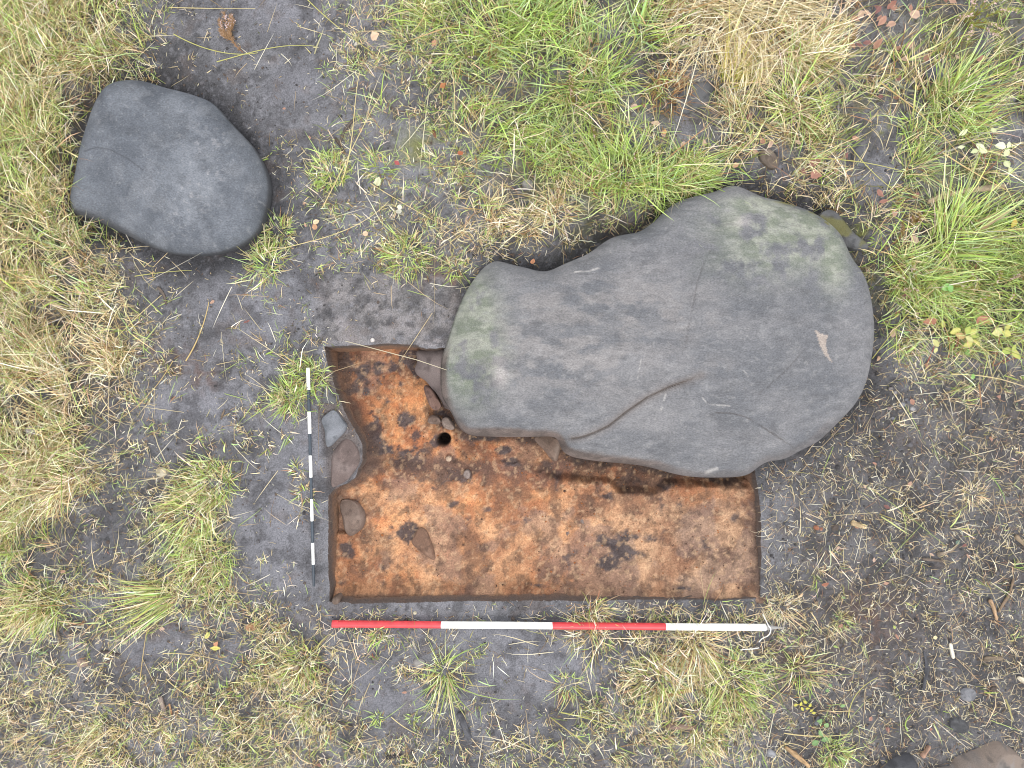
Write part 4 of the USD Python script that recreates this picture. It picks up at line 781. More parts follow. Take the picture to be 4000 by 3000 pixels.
# ------------------------------------------------------------------ long single stalks placed by hand
def stalk(pts, w, c, label, group=None):
    p = np.array([at(a, b, dz) for a, b, dz in pts]); p = curve3(p, 22)
    return tag(obj('grass_stalk', tube(p, np.linspace(w, w * 0.55, 22), 5), M_leaf, col=np.broadcast_to(np.asarray(c) * KB, (22 * 5 + 2, 3))), label, 'grass stalk', group)
S1, S2, S3 = lin(218, 202, 150), lin(190, 186, 112), lin(200, 176, 122)
for pts, w, c, lab in (
    ([(680,135,.01),(800,190,.012),(930,215,.01),(1010,210,.01)], .0022, S2, 'curved green-tinged stalk lying above the smaller boulder'),
    ([(850,245,.01),(1000,205,.012),(1150,182,.012),(1240,184,.01)], .002, S2, 'thin green stalk lying on bare soil near the top, right of the heather sprig'),
    ([(660,30,.008),(820,36,.01),(1000,38,.01)], .0016, S1, 'thin straight stalk along the top edge above the smaller boulder'),
    ([(1200,0,.01),(1330,120,.02),(1480,230,.03)], .0022, S2, 'long diagonal stalk from the top edge, left of the lush grass'),
    ([(1260,820,.02),(1350,650,.03),(1470,420,.03),(1520,340,.04)], .002, S1, 'upright pale stalk leaning right beside the dense green cushion'),
    ([(1330,730,.02),(1372,600,.03),(1390,450,.03),(1410,290,.03)], .0024, S1, 'long pale stalk rising from the ground between the boulders'),
    ([(1450,720,.02),(1580,800,.02),(1760,900,.02)], .0018, S1, 'thin stalk slanting down right from a pale leaf in the middle'),
    ([(1020,990,.02),(1240,940,.02),(1400,880,.02),(1520,790,.02)], .002, S1, 'long pale stalk curving up to the right between the boulders'),
    ([(1770,290,.04),(1780,400,.03),(1775,520,.03)], .0022, S1, 'bent white stalk hanging in the upper middle grass'),
    ([(1690,230,.04),(1750,240,.05),(1800,245,.04)], .003, lin(226,220,196), 'short bleached stalk in the upper middle grass'),
    ([(2250,20,.05),(2262,150,.05),(2250,300,.04)], .0024, S1, 'pale upright stalk in the lush grass by the top edge'),
    ([(2140,405,.04),(2350,480,.05),(2500,540,.05)], .0018, S3, 'thin brown stalk across the upper middle grass'),
    ([(530,1080,.01),(640,1062,.012),(740,1052,.01)], .0018, S2, 'green-tinged stalk on the soil below the smaller boulder'),
    ([(730,1410,.01),(780,1320,.015),(820,1180,.015)], .0030, S3, 'stout buff stalk on the bare soil left of the trench'),
    ([(430,1390,.03),(560,1230,.03),(640,1155,.02)], .002, S1, 'straight pale stalk along the edge of the left grass'),
    ([(680,1410,.01),(580,1550,.012),(470,1640,.012)], .0018, S3, 'brown stalk slanting down left over the soil, left of the trench'),
    ([(0,2345,.03),(200,2335,.03),(390,2310,.02)], .002, S1, 'long straight stalk near the lower left edge'),
    ([(370,2228,.01),(470,2262,.015),(570,2276,.012)], .0024, S1, 'pale thick stalk left of the vivid green tuft'),
    ([(550,2680,.01),(565,2540,.012),(590,2380,.012)], .0018, S3, 'thin upright stalk on the soil below the vivid green tuft'),
    ([(640,2550,.01),(780,2560,.012),(930,2602,.01)], .0018, S1, 'thin stalk lying right of the lower left bare soil'),
    ([(650,2650,.01),(700,2690,.01),(775,2732,.01)], .0024, S1, 'short pale stalk beside the lower left bark piece'),
    ([(2190,2780,.01),(2330,2810,.015),(2440,2850,.01)], .003, S2, 'thick green-yellow stalk at the bottom below the middle of the long rod'),
    ([(2000,2870,.01),(2100,2930,.015),(2210,2990,.01)], .002, S2, 'green stalk at the bottom edge'),
    ([(1530,2795,.01),(1590,2840,.012),(1650,2870,.01)], .0022, S1, 'buff stalk between the tiny sprouts and the charred log'),
    ([(3060,2860,.01),(3180,2868,.015),(3320,2862,.01)], .0024, S1, 'long pale curved stalk near the bottom right'),
    ([(3310,2800,.01),(3330,2720,.015),(3420,2640,.012)], .0022, S2, 'curved green-yellow stalk at the lower right'),
    ([(3540,2850,.01),(3530,2830,.015),(3550,2785,.015)], .0034, lin(156,178,92), 'short green blade curled on the soil at the lower right'),
    ([(3080,640,.03),(3320,655,.04),(3500,690,.03)], .0022, S2, 'long pale green stalk lying above the right end of the large boulder'),
    ([(3290,590,.03),(3380,700,.04),(3500,790,.03)], .002, S2, 'slanting green stalk above the right end of the large boulder'),
    ([(3400,350,.04),(3560,480,.05),(3700,620,.04)], .0028, S3, 'brown stem slanting through the upper right grass'),
    ([(3640,620,.04),(3760,700,.05),(3880,760,.04)], .003, lin(214,188,140), 'thick straw stem ending at the pale branch, upper right'),
    ([(3420,1400,.01),(3520,1220,.04),(3680,1030,.06)], .0022, S2, 'yellow-green stalk leaning from the soil into the right-hand grass'),
    ([(3710,1462,.01),(3830,1470,.02),(3990,1510,.01)], .0026, lin(222,206,160), 'pale bent stalk lying below the bramble leaves'),
    ([(3010,3000,.01),(3060,2905,.012),(3150,2920,.012)], .002, S1, 'thin pale stalk at the bottom by the bark strip'),
): stalk(pts, w, c, lab)

# ------------------------------------------------------------------ sticks and bark
def stick(p0, p1, r0, r1, base, label, bend=0.0, z=None, name='stick', cat='stick', seed=0, flat=0.75, knob=0.25):
    if z is None: z = 0.004 + 0.022 * float(samp(f_turf, [p0[0]], [p0[1]])[0]) + 0.015 * float(samp(f_mat, [p0[0]], [p0[1]])[0])
    a, b = at(*p0), at(*p1); d = b - a; L = np.linalg.norm(d[:2]); nrm_ = np.array([-d[1], d[0], 0]) / L
    n = max(10, int(L / 0.006)); t = np.linspace(0, 1, n); r_ = np.random.default_rng(seed + 900)
    p = a + t[:, None] * d + (np.sin(np.pi * t) * bend)[:, None] * nrm_; p[:, 2] = gz(p[:, 0], p[:, 1]) + z + max(r0, r1) * 0.4
    p[:, 2] = gaussian_filter(p[:, 2], 3, mode='nearest'); p[:, :2] += gaussian_filter(r_.normal(0, 0.003, (n, 2)), (2, 0))
    rad = (r0 + (r1 - r0) * t) * (1 + knob * (gaussian_filter(r_.normal(0, 1, n), 1.5)))
    rad[0] *= 0.6; rad[-1] *= 0.6
    v, f = tube(p, rad, 11); zc = np.r_[np.repeat(p[:, 2], 11), p[0, 2], p[-1, 2]]
    v[:, 2] = zc + (v[:, 2] - zc) * flat
    m = len(v); th = np.r_[np.tile(np.arange(11), n), 0, 0]
    ang = n2(th * 0.9, np.r_[np.repeat(t, 11), 0, 1] * L * 30, 1.0, seed + 5)
    v += (ang - 0.5)[:, None] * np.array([0, 0, 0.35 * r0])
    c = mixc(lin(*[q_ * 0.8 for q_ in base]), lin(*[min(255, q_ * 1.2) for q_ in base]), ss(ang, 0.3, 0.7))
    return tag(obj(name, (v, f), M_wood, col=c * 0.68), label, cat)
for k_, (p0, p1, r0, r1, base, lab, nm, ct, bend) in enumerate([
    ((618,1120),(651,1193),.006,.007,(98,88,80),'short grey-brown stick on the soil below the smaller boulder','stick','stick',.008),
    ((868,1640),(876,1597),.005,.004,(124,108,92),'short upright twig left of the thin rod','stick','stick',0),
    ((1386,464),(1331,557),.007,.006,(92,84,78),'dark stick, upper of two, between the boulders','stick','stick',-.01),
    ((1313,542),(1350,603),.006,.006,(76,66,60),'dark stick, lower of two, between the boulders','stick','stick',0),
    ((1470,262),(1530,289),.006,.005,(138,122,104),'short pale stick above the green cushions','stick','stick',.004),
    ((1692,512),(1704,540),.009,.008,(140,100,76),'stubby red-brown twig in the upper middle grass','stick','stick',0),
    ((3585,804),(3880,748),.011,.014,(168,150,126),'pale weathered branch lying in the grass by the right edge','branch','branch',.015),
    ((3690,778),(3760,790),.008,.005,(160,140,118),'pale splinter beside the weathered branch','wood_splinter','splinter',0),
    ((3615,624),(3808,540),.005,.004,(164,158,148),'slender grey twig among the cream leaves at upper right','stick','stick',-.01),
    ((3450,336),(3556,381),.006,.006,(122,124,104),'grey-green curved twig, upper right','stick','stick',-.012),
    ((627,2717),(645,2786),.013,.009,(142,128,118),'grey split bark piece on the soil near the bottom left','bark_piece','bark',0),
    ((662,2745),(672,2790),.006,.005,(160,120,90),'thin brown splinter beside the split bark piece','wood_splinter','splinter',0),
    ((36,2430),(62,2508),.010,.008,(132,120,108),'grey bark strip at the lower left edge','bark_piece','bark',0),
    ((216,2440),(245,2520),.008,.006,(120,106,92),'brown bark strip near the lower left edge','bark_piece','bark',.006),
    ((392,2543),(472,2562),.006,.005,(74,66,64),'thin dark stick on bare soil, lower left','stick','stick',0),
    ((472,2602),(500,2580),.006,.003,(124,112,98),'small wood chip on bare soil, lower left','wood_chip','wood chip',0),
    ((1796,2775),(1834,2884),.017,.015,(82,82,86),'thick charred log stub on the soil near the bottom','log','log',0),
    ((1319,2814),(1382,2838),.007,.005,(84,76,74),'dark stick lying left of the tiny sprouts','stick','stick',0),
    ((1222,2500),(1262,2534),.007,.006,(84,78,76),'dark stick below the left end of the long rod','stick','stick',0),
    ((1340,2745),(1372,2690),.005,.004,(96,88,82),'thin grey stick left of the bare soil at the bottom','stick','stick',0),
    ((1508,2958),(1572,2950),.008,.006,(66,62,62),'black stick at the bottom edge','stick','stick',0),
    ((2434,2756),(2594,2728),.007,.008,(92,90,92),'dark curved stick, left half of the forked pair at the bottom','stick','stick',-.010),
    ((2579,2722),(2706,2688),.009,.009,(158,128,92),'light brown stick, right half of the forked pair at the bottom','stick','stick',.004),
    ((2603,2832),(2718,2840),.013,.011,(126,106,96),'knobbly bark-covered stick at the bottom','stick','stick',0),
    ((2425,2490),(2436,2540),.006,.004,(86,74,66),'dark twig just below the second red band of the long rod','stick','stick',0),
    ((3325,2040),(3382,2062),.012,.009,(196,172,134),'pale chunky wood chip on the soil right of the trench','wood_chip','wood chip',0),
    ((3706,2510),(3722,2570),.009,.008,(214,206,190),'white splintered wood on the dark soil, lower right','wood_splinter','splinter',0),
    ((3602,2540),(3612,2610),.006,.008,(80,80,84),'dark twig on the brown soil, lower right, upper piece','stick','stick',.004),
    ((3614,2600),(3600,2690),.010,.006,(76,76,80),'dark flaky bark on the brown soil, lower right','bark_piece','bark',0),
    ((3892,2388),(3954,2260),.006,.006,(128,110,92),'curved brown root near the right edge','root','root',-.012),
    ((3862,2338),(3888,2418),.009,.007,(166,138,110),'tan stick near the right edge','stick','stick',0),
    ((3066,2914),(3160,2992),.010,.012,(176,146,110),'tan bark strip at the bottom, right of centre','bark_piece','bark',0),
    ((3597,2954),(3628,2910),.012,.009,(152,122,104),'brown wood chunk beside the dark angular stone','wood_chip','wood chip',0),
    ((3655,2164),(3738,2130),.006,.005,(140,126,110),'curved grey root on the soil at the right','root','root',-.010),
    ((3600,2180),(3682,2188),.007,.004,(112,100,90),'brown root below the curved grey one','root','root',0),
    ((3835,2570),(3910,2568),.010,.010,(126,112,96),'flat brown bark lying near the lower right edge','bark_piece','bark',0),
    ((3966,2640),(4010,2668),.010,.010,(212,200,176),'pale split stick cut off by the right edge','stick','stick',0),
    ((3184,2830),(3196,2795),.010,.008,(104,104,108),'grey stub of wood near the bottom right','wood_chip','wood chip',0),
    ((3960,2090),(4010,2135),.010,.010,(134,118,98),'brown stick cut off by the right edge, higher up','stick','stick',0),
    ((2996,2930),(3025,2945),.018,.014,(150,150,154),'pale grey stone-like wood lump at the bottom','wood_chip','wood chip',0),
    ((2640,2345),(2700,2326),.003,.003,(66,58,54),'tiny black twig hanging on the lower trench edge','stick','stick',0),
]): stick(p0, p1, r0, r1, base, lab, bend, seed=k_, name=nm, cat=ct)

# ------------------------------------------------------------------ leaves
def leaf_mesh(L, W, fold=0.25, curl=0.3, n=7, jag=0.0, seed=0):
    r_ = np.random.default_rng(seed); t = np.linspace(0, 1, n); w = W * np.sin(np.pi * np.clip(t, 0.02, 0.985) ** 0.85) ** 0.8 * 0.5
    w = w * (1 + jag * r_.normal(size=n)); z = curl * L * (t - 0.5) ** 2 * r_.choice([-1, 1])
    v = []
    for k in range(n):
        for s in (-1, -0.5, 0, 0.5, 1): v.append([(t[k] - 0.5) * L, s * w[k], z[k] + fold * abs(s) * w[k]])
    f = []
    for k in range(n - 1):
        for s in range(4): a = k * 5 + s; f += [[a, a + 5, a + 6], [a, a + 6, a + 1]]
    return np.array(v), np.array(f)
def place(v, loc, az, tx=0.0, ty=0.0):
    R = trimesh.transformations.euler_matrix(tx, ty, az)[:3, :3]; v = v @ R.T; v[:, 2] -= v[:, 2].min(); return v + loc
def leaf(px, py, L, W, az, c, label, group=None, seed=0, dz=0.006, name='fallen_leaf', cat='leaf'):
    v, f = leaf_mesh(L, W, 0.25, 0.5, seed=seed, jag=0.12); r_ = np.random.default_rng(seed + 11)
    v = place(v, at(px, py, dz), az, *r_.normal(0, 0.25, 2))
    rib = np.tile([1.0, 0.96, 0.82, 0.96, 1.05], len(v) // 5)[:, None]
    cl_ = lin(*c); cl_ = cl_ * 0.78 + cl_.mean() * 0.22
    col = cl_ * KB * rib * (0.8 + 0.4 * n2(v[:, 0], v[:, 1], 90, seed))[:, None]
    return tag(obj(name, (v, f), M_leaf, col=col), label, cat, group)
RU = [(180,128,102),(190,146,118),(162,108,90),(200,164,138),(142,92,84)]
k_ = 0
def cluster(pts, label, group, lo=0.03, hi=0.055, dz=0.02):
    global k_
    for a, b in pts:
        k_ += 1; r_ = np.random.default_rng(k_ + 4000); L = r_.uniform(lo, hi)
        leaf(a, b, L, L * r_.uniform(0.45, 0.7), r_.uniform(0, 6.28), RU[r_.integers(0, 5)], label, group, seed=k_, dz=dz)
cluster([(3395,60),(3450,50),(3405,100),(3330,90),(3415,112),(3355,85),(3310,105),(3400,70),(3460,62),(3520,68),(3300,165),(3285,185),(3330,205),(3360,195),(3390,208),(3300,205),(3480,212),(3525,200),(3540,90),(3660,22),(3685,30),(3450,125)], 'russet fallen leaf in the red-brown litter near the top right', 'russet leaves near the top right', 0.03, 0.055)
cluster([(3410,400),(3470,405),(3145,480),(3095,575),(3315,560),(3480,330),(3505,255),(3710,245),(3800,250),(3920,265),(3625,260),(3845,395),(3850,450),(3840,465),(3780,310),(3855,690),(3990,440),(3992,500),(3985,470),(3280,625),(3240,680)], 'russet fallen leaf lying singly in the upper right grass', 'single russet leaves in the upper right grass', 0.028, 0.045)
cluster([(3115,690),(3160,700),(3410,770),(3425,800),(3460,845),(3700,840),(3540,945),(3585,255),(3540,782)], 'brown fallen leaf in the grass above the right end of the large boulder', 'brown leaves above the large boulder', 0.035, 0.05)
cluster([(2550,500),(2580,540),(2735,580),(2655,580),(2470,440),(2505,435),(2280,45),(2110,250),(2150,20),(2960,570),(2990,580),(2935,610),(2905,480),(2300,180)], 'pinkish-brown fallen leaf in the upper middle grass', 'pinkish leaves in the upper middle grass', 0.028, 0.042)
cluster([(3655,1190),(3665,1210),(3480,1300),(3485,1230),(3545,1230),(3780,1045),(3600,1255),(3510,1165),(3450,1075)], 'red-brown fallen leaf in the green grass right of the large boulder', 'red-brown leaves right of the large boulder', 0.03, 0.05)
cluster([(3895,1550),(3440,1400),(3615,1430),(3560,1570),(3415,1810),(3460,1980),(3865,1715),(3395,1330),(3550,1890),(3375,1900)], 'orange leaf scrap on the dark soil right of the large boulder', 'orange scraps on the soil right of the boulder', 0.018, 0.03, .006)
cluster([(3220,2280),(3455,2275),(3270,2140),(3410,2185),(3635,2165),(3500,2485),(3072,2530),(3058,2615),(3280,2440),(3463,2845),(3630,2845),(3760,2130),(3775,2170),(3225,2620),(3290,2610),(3395,2802)], 'brown leaf scrap on the littered soil at the lower right', 'brown scraps on the lower right soil', 0.018, 0.03, .006)
cluster([(1210,538),(1265,730),(1195,880),(1110,425),(1410,510),(1190,795)], 'small orange leaf scrap on the soil between the boulders', 'orange scraps between the boulders', 0.014, 0.024, .006)
cluster([(640,2452),(250,2230),(140,1700),(360,1665),(830,1180),(970,1255),(960,1260),(1250,2985),(1580,2700)], 'brown leaf scrap on the left-hand soil', 'brown scraps on the left soil', 0.018, 0.03, .006)
for a, b, L, W, az, c, lab in ((1470,158,.045,.038,.4,(226,186,150),'peach-coloured round fallen leaf near the top, left of the lush grass'),(1482,718,.042,.034,1.2,(206,206,158),'pale yellow-green leaf at the head of a stalk between the boulders'),(1242,872,.03,.022,.5,(224,196,150),'cream leaf on the soil between the boulders, upper of two joined'),(1236,892,.032,.024,2.2,(206,150,104),'orange-buff leaf on the soil between the boulders, lower of two joined'),(1432,917,.026,.024,.3,(222,186,146),'small peach leaf on the soil left of the boulder notch'),(1400,182,.03,.02,.3,(200,190,176),'small pale grey leaf near the top, left of the peach one'),(1565,815,.024,.02,1.3,(226,222,190),'cream leaf above the peach leaf by the boulder notch'),(1562,832,.028,.022,.2,(190,186,166),'grey-green leaf beneath the cream one by the boulder notch'),(1700,182,.03,.024,.9,(214,150,112),'salmon leaf in the grass left of the lush clump'),(1735,345,.034,.024,.5,(196,120,60),'rust-orange leaf in the upper middle grass'),(1685,255,.026,.018,1.3,(206,160,136),'pale pink leaf below the salmon one'),(1555,645,.028,.018,2.6,(176,70,70),'red leaf beside the right-hand green cushion'),(1800,610,.03,.026,.4,(190,100,50),'orange leaf in the grass above the boulder notch'),(2082,1020,.03,.022,1.2,(226,150,96),'bright orange-buff leaf in the notch of the large boulder'),(3155,655,.05,.034,.3,(160,110,96),'mauve-brown leaf above the large boulder with curled edge'),(3160,700,.06,.05,.6,(176,120,100),'broad dull red leaf above the right end of the large boulder'),(2858,660,.032,.024,.4,(216,160,120),'peach leaf just above the pointed top of the large boulder'),(2585,535,.022,.02,1.4,(232,180,96),'yellow leaf in the upper middle grass'),(815,2478,.035,.02,.9,(216,206,92),'bent yellow blade on the grass left of the long rod, upper'),(845,2530,.045,.016,-.1,(222,214,84),'bright yellow leaf strip left of the long rod, lower'),(848,2512,.03,.02,.9,(206,140,92),'orange scrap between two yellow strips left of the long rod'),(3260,2522,.022,.015,-.4,(156,182,82),'small green leaf on the brown soil right of the rod tip'),(3486,2446,.02,.013,-1.1,(176,190,76),'lime-green leaf on the soil, lower right'),(3290,2332,.018,.01,0,(140,170,110),'pale green leaf standing over the fine tuft'),(3735,2115,.022,.018,.6,(96,120,104),'dark green leaf on the soil at the right'),(3123,2322,.03,.014,.6,(222,180,128),'buff curled leaf right of the lower trench corner'),(3218,2278,.034,.018,.3,(160,96,66),'rust curled leaf on the soil right of the trench'),(3645,2485,.018,.018,.4,(232,208,150),'cream chip on the soil, lower right')):
    k_ += 1; leaf(a, b, L, W, az, c, lab, seed=k_, dz=.012 if b > 1000 else .025)

# bramble and other leafy plants
def plant(px, py, leaves, stems, cols, label, cat='bramble', name='bramble_sprig', stemc=(150,88,70)):
    global k_
    base = at(px, py, 0); t = thing(name, label, cat, base)
    for pts in stems:
        p = curve3([at(a, b, dz) - base for a, b, dz in pts], 14); obj('stem', tube(p, np.linspace(.0022, .0012, 14), 6), M_leaf, t, col=np.broadcast_to(lin(*stemc) * KB, (14 * 6 + 2, 3)))
    for a, b, L, W, deg, dz, ci in leaves:
        k_ += 1; v, f = leaf_mesh(L, W, 0.22, 0.35, seed=k_, n=8); r_ = np.random.default_rng(k_)
        v = place(v, at(a, b, dz) - base, math.radians(deg), *r_.normal(0, 0.2, 2))
        rib = np.tile([1.0, 0.97, 1.12, 0.97, 1.0], len(v) // 5)[:, None]
        obj('leaf', (v, f), M_leaf, t, col=lin(*cols[ci]) * 0.82 * KB * rib * (0.85 + 0.3 * n2(v[:, 0], v[:, 1], 120, k_))[:, None])
    return t
YG = [(204,200,116),(184,194,106),(212,208,144),(200,172,118),(188,130,112)]
plant(3700,1370,[(3670,1300,.05,.03,200,.07,0),(3690,1318,.045,.028,160,.07,3),(3715,1298,.04,.026,60,.075,1),(3735,1302,.04,.025,20,.07,0),(3720,1332,.042,.03,150,.075,2),(3715,1352,.04,.026,200,.075,0),(3748,1345,.04,.026,310,.07,0),(3740,1318,.035,.022,-30,.07,1)],[((3700,1400,0),(3705,1370,.05),(3722,1335,.07)),((3690,1370,.02),(3690,1330,.06),(3680,1305,.07))],YG,'bramble sprig with yellow leaflets at the edge of the right-hand grass, left sprig')
plant(3850,1370,[(3835,1302,.055,.038,20,.06,2),(3868,1310,.04,.03,330,.06,0),(3875,1285,.03,.02,40,.06,0),(3870,1375,.05,.03,200,.06,1),(3905,1388,.05,.03,300,.06,0),(3895,1365,.04,.03,60,.06,1),(3950,1340,.04,.022,200,.06,0),(3960,1410,.045,.025,30,.06,1),(3975,1400,.04,.02,210,.06,0)],[((3860,1430,0),(3850,1370,.04),(3845,1310,.06)),((3870,1430,0),(3890,1390,.05),(3900,1370,.06)),((3900,1420,0),(3940,1400,.04),(3965,1405,.06))],YG,'bramble sprig with yellow-green leaflets near the right edge, right sprig')
plant(3600,1380,[(3580,1262,.05,.03,190,.05,4),(3600,1262,.035,.026,30,.05,4),(3635,1272,.035,.028,80,.05,0),(3608,1345,.04,.034,120,.05,2),(3613,1372,.026,.018,250,.05,2),(3780,1258,.06,.045,30,.05,4),(3812,1262,.04,.03,200,.05,3)],[((3620,1420,0),(3612,1380,.03),(3608,1350,.05)),((3690,1400,0),(3670,1330,.03),(3640,1275,.05))],YG,'low bramble shoot with pink and cream leaflets beside the yellow ones',stemc=(170,80,64))
CREAM = [(226,230,190),(214,220,172),(236,236,206)]
plant(3790,640,[(3708,548,.045,.022,35,.06,0),(3815,542,.03,.026,80,.07,1),(3765,605,.045,.03,150,.07,2),(3775,622,.04,.026,340,.07,0),(3745,622,.035,.022,200,.07,1),(3835,606,.045,.034,170,.08,2),(3868,600,.03,.02,70,.08,0),(3858,632,.035,.026,240,.08,1),(3865,672,.035,.026,300,.07,1),(3700,604,.03,.016,10,.06,0),(3885,690,.03,.02,250,.06,1)],[((3800,720,.01),(3790,640,.06),(3770,610,.07)),((3800,700,.02),(3840,640,.07),(3850,610,.08)),((3790,660,.05),(3740,580,.06),(3710,550,.06)),((3790,640,.06),(3812,580,.07),(3815,545,.07))],CREAM,'sprig of pale cream leaves by the slender grey twig, upper right',stemc=(150,104,84))
BG = [(112,176,92),(134,190,104),(164,200,84)]
plant(3975,840,[(3945,806,.06,.034,150,.10,0),(3985,800,.05,.035,40,.10,1),(3960,835,.055,.034,240,.10,0),(3995,838,.05,.034,310,.10,1),(3990,870,.05,.03,350,.09,0)],[((3985,900,.02),(3980,850,.08),(3970,820,.1))],BG,'bright green bramble leaves at the right edge, upper plant')
plant(3970,915,[(3968,908,.06,.04,20,.08,2),(3950,880,.04,.028,200,.07,2),(3940,892,.045,.03,220,.07,0),(3895,890,.045,.03,80,.06,1)],[((3975,940,.02),(3968,920,.06))],[(164,200,84),(206,180,96),(196,150,120)],'lime leaf with fading leaves at the right edge, lower plant')
plant(3655,1135,[(3648,1132,.045,.034,30,.05,0),(3660,1140,.035,.03,320,.05,1)],[((3655,1160,0),(3652,1138,.05))],[(156,200,120),(140,190,112)],'single pale green leaf pair in the grass right of the large boulder',cat='seedling',name='seedling')
plant(3960,1295,[(3958,1292,.04,.03,30,.05,0),(3990,1265,.035,.025,60,.05,0),(3975,1165,.04,.03,200,.05,1),(3740,1380,.03,.024,60,.03,1),(3780,1470,.03,.02,60,.03,0),(3965,640,.04,.02,10,.05,1)],[((3965,1320,0),(3960,1298,.05))],[(150,196,110),(132,182,100)],'small green leaves in the right-hand grass by the bramble',cat='seedling',name='seedling')
plant(3110,2770,[(3105,2750,.02,.012,20,.012,0),(3125,2745,.02,.012,80,.012,0),(3140,2738,.02,.012,140,.012,0),(3130,2765,.02,.012,300,.012,0),(3150,2762,.02,.012,10,.012,0),(3165,2770,.02,.012,40,.012,0),(3160,2750,.02,.012,60,.012,0),(3175,2780,.02,.012,0,.012,0),(3018,2770,.022,.014,50,.012,1),(3010,2755,.022,.014,120,.012,1)],[((3100,2750,.004),(3140,2755,.01),(3180,2785,.004))],[(206,200,96),(176,196,110)],'trailing yellow-green leafy stem at the bottom right',cat='weed',name='leafy_weed',stemc=(170,150,90))
plant(3205,2820,[(3195,2810,.03,.024,50,.012,0),(3220,2825,.03,.024,150,.012,1),(3180,2895,.035,.026,30,.012,0),(3200,2858,.03,.022,300,.012,1),(3215,2880,.035,.028,200,.012,0),(3225,2690,.02,.016,60,.012,0),(3235,2670,.02,.014,140,.012,0),(3285,2750,.025,.018,0,.012,1)],[((3205,2840,0),(3210,2830,.01),(3218,2822,.012))],[(126,160,104),(144,176,118)],'low rosette of small round green leaves at the bottom right',cat='weed',name='leafy_weed')
plant(1465,2565,[(1450,2562,.018,.008,190,.01,0),(1460,2568,.018,.008,150,.01,0),(1470,2560,.018,.008,60,.01,0),(1480,2564,.018,.008,20,.01,0),(1475,2570,.018,.008,330,.01,0)],[((1455,2550,.004),(1465,2565,.01),(1485,2562,.006))],[(120,128,80)],'tiny fern-like weed on the soil below the red rod end',cat='weed',name='leafy_weed')

# heather
def floret_mesh(n, path_pts, spread, size, seed):
    r_ = np.random.default_rng(seed); ico = trimesh.creation.icosphere(0, 1.0); V_, F_ = [], []
    for k in range(n):
        t = r_.random() * (len(path_pts) - 1); i_ = int(t); p = path_pts[i_] + (path_pts[min(i_ + 1, len(path_pts) - 1)] - path_pts[i_]) * (t - i_)
        p = p + r_.normal(0, spread, 3) * [1, 1, .6]; s = size * r_.uniform(.6, 1.3)
        V_.append(ico.vertices * s * r_.uniform(.7, 1.3, 3) + p); F_.append(ico.faces + 12 * k)
    return np.vstack(V_), np.vstack(F_)
def heather(base_px, sprigs, label, fl=(214,186,184), leafc=(120,112,52), stemc=(140,92,60), flo=26, name='heather', cat='heather', dzf=1.0, size=.0034):
    global k_
    base = at(*base_px, 0); t = thing(name, label, cat, base)
    for pts in sprigs:
        k_ += 1; r_ = np.random.default_rng(k_ + 70); p = curve3([at(a, b, dz) - base for a, b, dz in pts], 12)
        obj('stem', tube(p, np.linspace(.0018, .001, 12), 5), M_leaf, t, col=np.broadcast_to(lin(*stemc) * KB, (62, 3)))
        n = 130; i_ = r_.integers(1, 12, n); root = p[i_] + base + r_.normal(0, .002, (n, 3)); root[:, 2] = np.maximum(root[:, 2], gz(root[:, 0], root[:, 1]) + .002)
        hd = math.atan2(*(p[-1] - p[0])[[1, 0]]); v, f, c = blades(root, hd + r_.normal(0, .9, n), np.full(n, .017), r_.uniform(.5, 1.3, n), r_.uniform(.8, 1.6, n), np.full(n, .0022), np.array([lin(*leafc)]) * KB * r_.uniform(.7, 1.3, (n, 1)), seg=2)
        obj('foliage', (v - base, f), M_leaf, t, col=c, smooth=False)
        v, f = floret_mesh(flo, p[6:], .004, size, k_); obj('florets', (v, f), M_leaf, t, col=np.repeat(lin(*fl) * KB * r_.uniform(.8, 1.15, (len(v) // 12, 1)), 12, 0), smooth=False)
    return t
heather((935,185), [((950,205,.006),(912,165,.012),(890,110,.014),(880,60,.012)),((915,165,.01),(900,120,.016),(905,72,.014)),((905,150,.01),(880,130,.014),(865,88,.012)),((905,160,.01),(885,150,.014),(868,125,.012)),((900,130,.01),(915,95,.014),(908,70,.014))], 'dead heather sprig with pinkish florets lying on the soil above the smaller boulder', fl=(206,186,186), leafc=(152,120,86), stemc=(150,108,78), flo=34)
heather((3750,90), [((3750,110,0.01),(3720,70,0.11),(3690,30,0.12)),((3760,110,0.01),(3790,80,0.11),(3860,55,0.11)),((3750,120,0.01),(3780,150,0.10),(3840,170,0.10)),((3740,110,0.01),(3710,120,0.10),(3670,130,0.10)),((3760,100,0.01),(3780,50,0.11),(3800,10,0.12)),((3750,120,0.01),(3720,170,0.10),(3710,215,0.09)),((3770,120,0.01),(3820,110,0.11),(3890,100,0.10)),((3745,100,0.01),(3730,60,0.12),(3740,5,0.12)),((3760,120,0.01),(3800,180,0.10),(3835,190,0.09))], 'green heather bush with pale pink flower spikes at the top right', leafc=(146,154,64), flo=34)
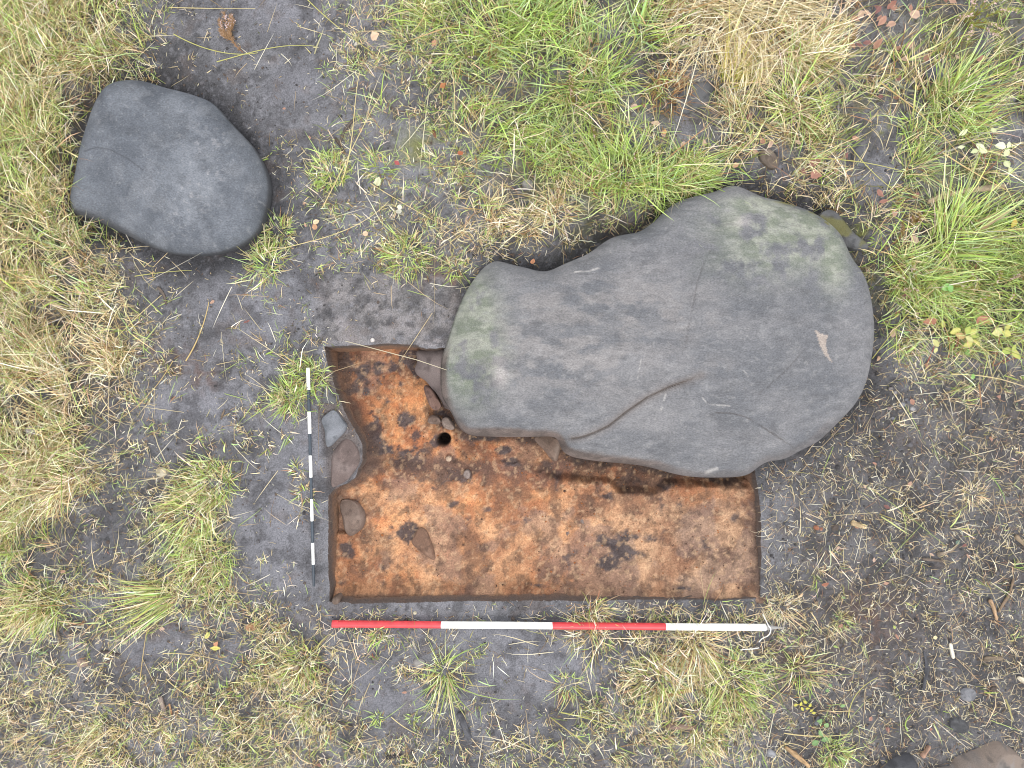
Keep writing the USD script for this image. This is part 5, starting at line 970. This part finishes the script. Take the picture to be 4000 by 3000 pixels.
heather((3600,1090), [((3560,1120,.01),(3530,1090,.05),(3515,1050,.06)),((3580,1130,.01),(3560,1140,.05),(3490,1140,.05)),((3640,1130,.01),(3690,1130,.05),(3770,1140,.05)),((3700,1130,.01),(3740,1100,.06),(3750,1080,.06)),((3720,1170,.01),(3790,1180,.05),(3810,1170,.05)),((3520,1120,.01),(3490,1090,.05),(3470,1070,.05)),((3850,1120,.01),(3845,1100,.06),(3848,1080,.06)),((3890,1180,.01),(3900,1170,.05),(3902,1160,.05))], 'straggling heather with dull pink flowers in the grass right of the large boulder', leafc=(140,140,56), flo=18)
heather((3940,1080), [((3955,1150,.01),(3960,1090,.09),(3960,1020,.12)),((3950,1110,.03),(3920,1095,.07),(3880,1105,.07)),((3950,1100,.03),(3985,1050,.08),(3995,1030,.08))], 'upright red-stemmed heather at the right edge', stemc=(120,60,56), leafc=(130,120,60), flo=24)
heather((2225,380), [((2240,430,.01),(2230,380,.06),(2215,310,.07)),((2235,430,.01),(2225,400,.06),(2220,360,.06)),((2200,470,.01),(2210,430,.05),(2215,410,.05))], 'heather with dusty pink flowers in the upper middle green grass', leafc=(122,122,52), flo=24, fl=(206,170,160))
heather((2310,560), [((2330,600,.01),(2315,560,.06),(2300,520,.06)),((2260,640,.01),(2215,620,.05),(2205,605,.05)),((2420,640,.01),(2460,650,.05),(2470,620,.05)),((2450,760,.01),(2440,740,.05),(2420,755,.05)),((2530,640,.01),(2550,625,.06),(2560,600,.06))], 'thin heather shoots above the notch of the large boulder', leafc=(122,118,52), flo=14)
heather((1840,200), [((1860,230,.01),(1830,180,.05),(1805,150,.05)),((1900,260,.01),(1860,250,.05),(1830,260,.05)),((1960,300,.01),(1940,240,.05),(1950,220,.05)),((1900,420,.01),(1880,410,.05),(1870,400,.05))], 'scattered heather tips at the left edge of the lush grass', leafc=(120,120,52), flo=12)
heather((3520,880), [((3530,900,.01),(3525,880,.04),(3520,865,.05)),((3470,960,.01),(3478,930,.05),(3480,890,.05)),((3300,190,.02),(3295,180,.06),(3290,150,.06)),((3540,880,.01),(3545,870,.05),(3540,860,.05))], 'sparse heather tips above the right end of the large boulder', leafc=(136,112,60), flo=12)
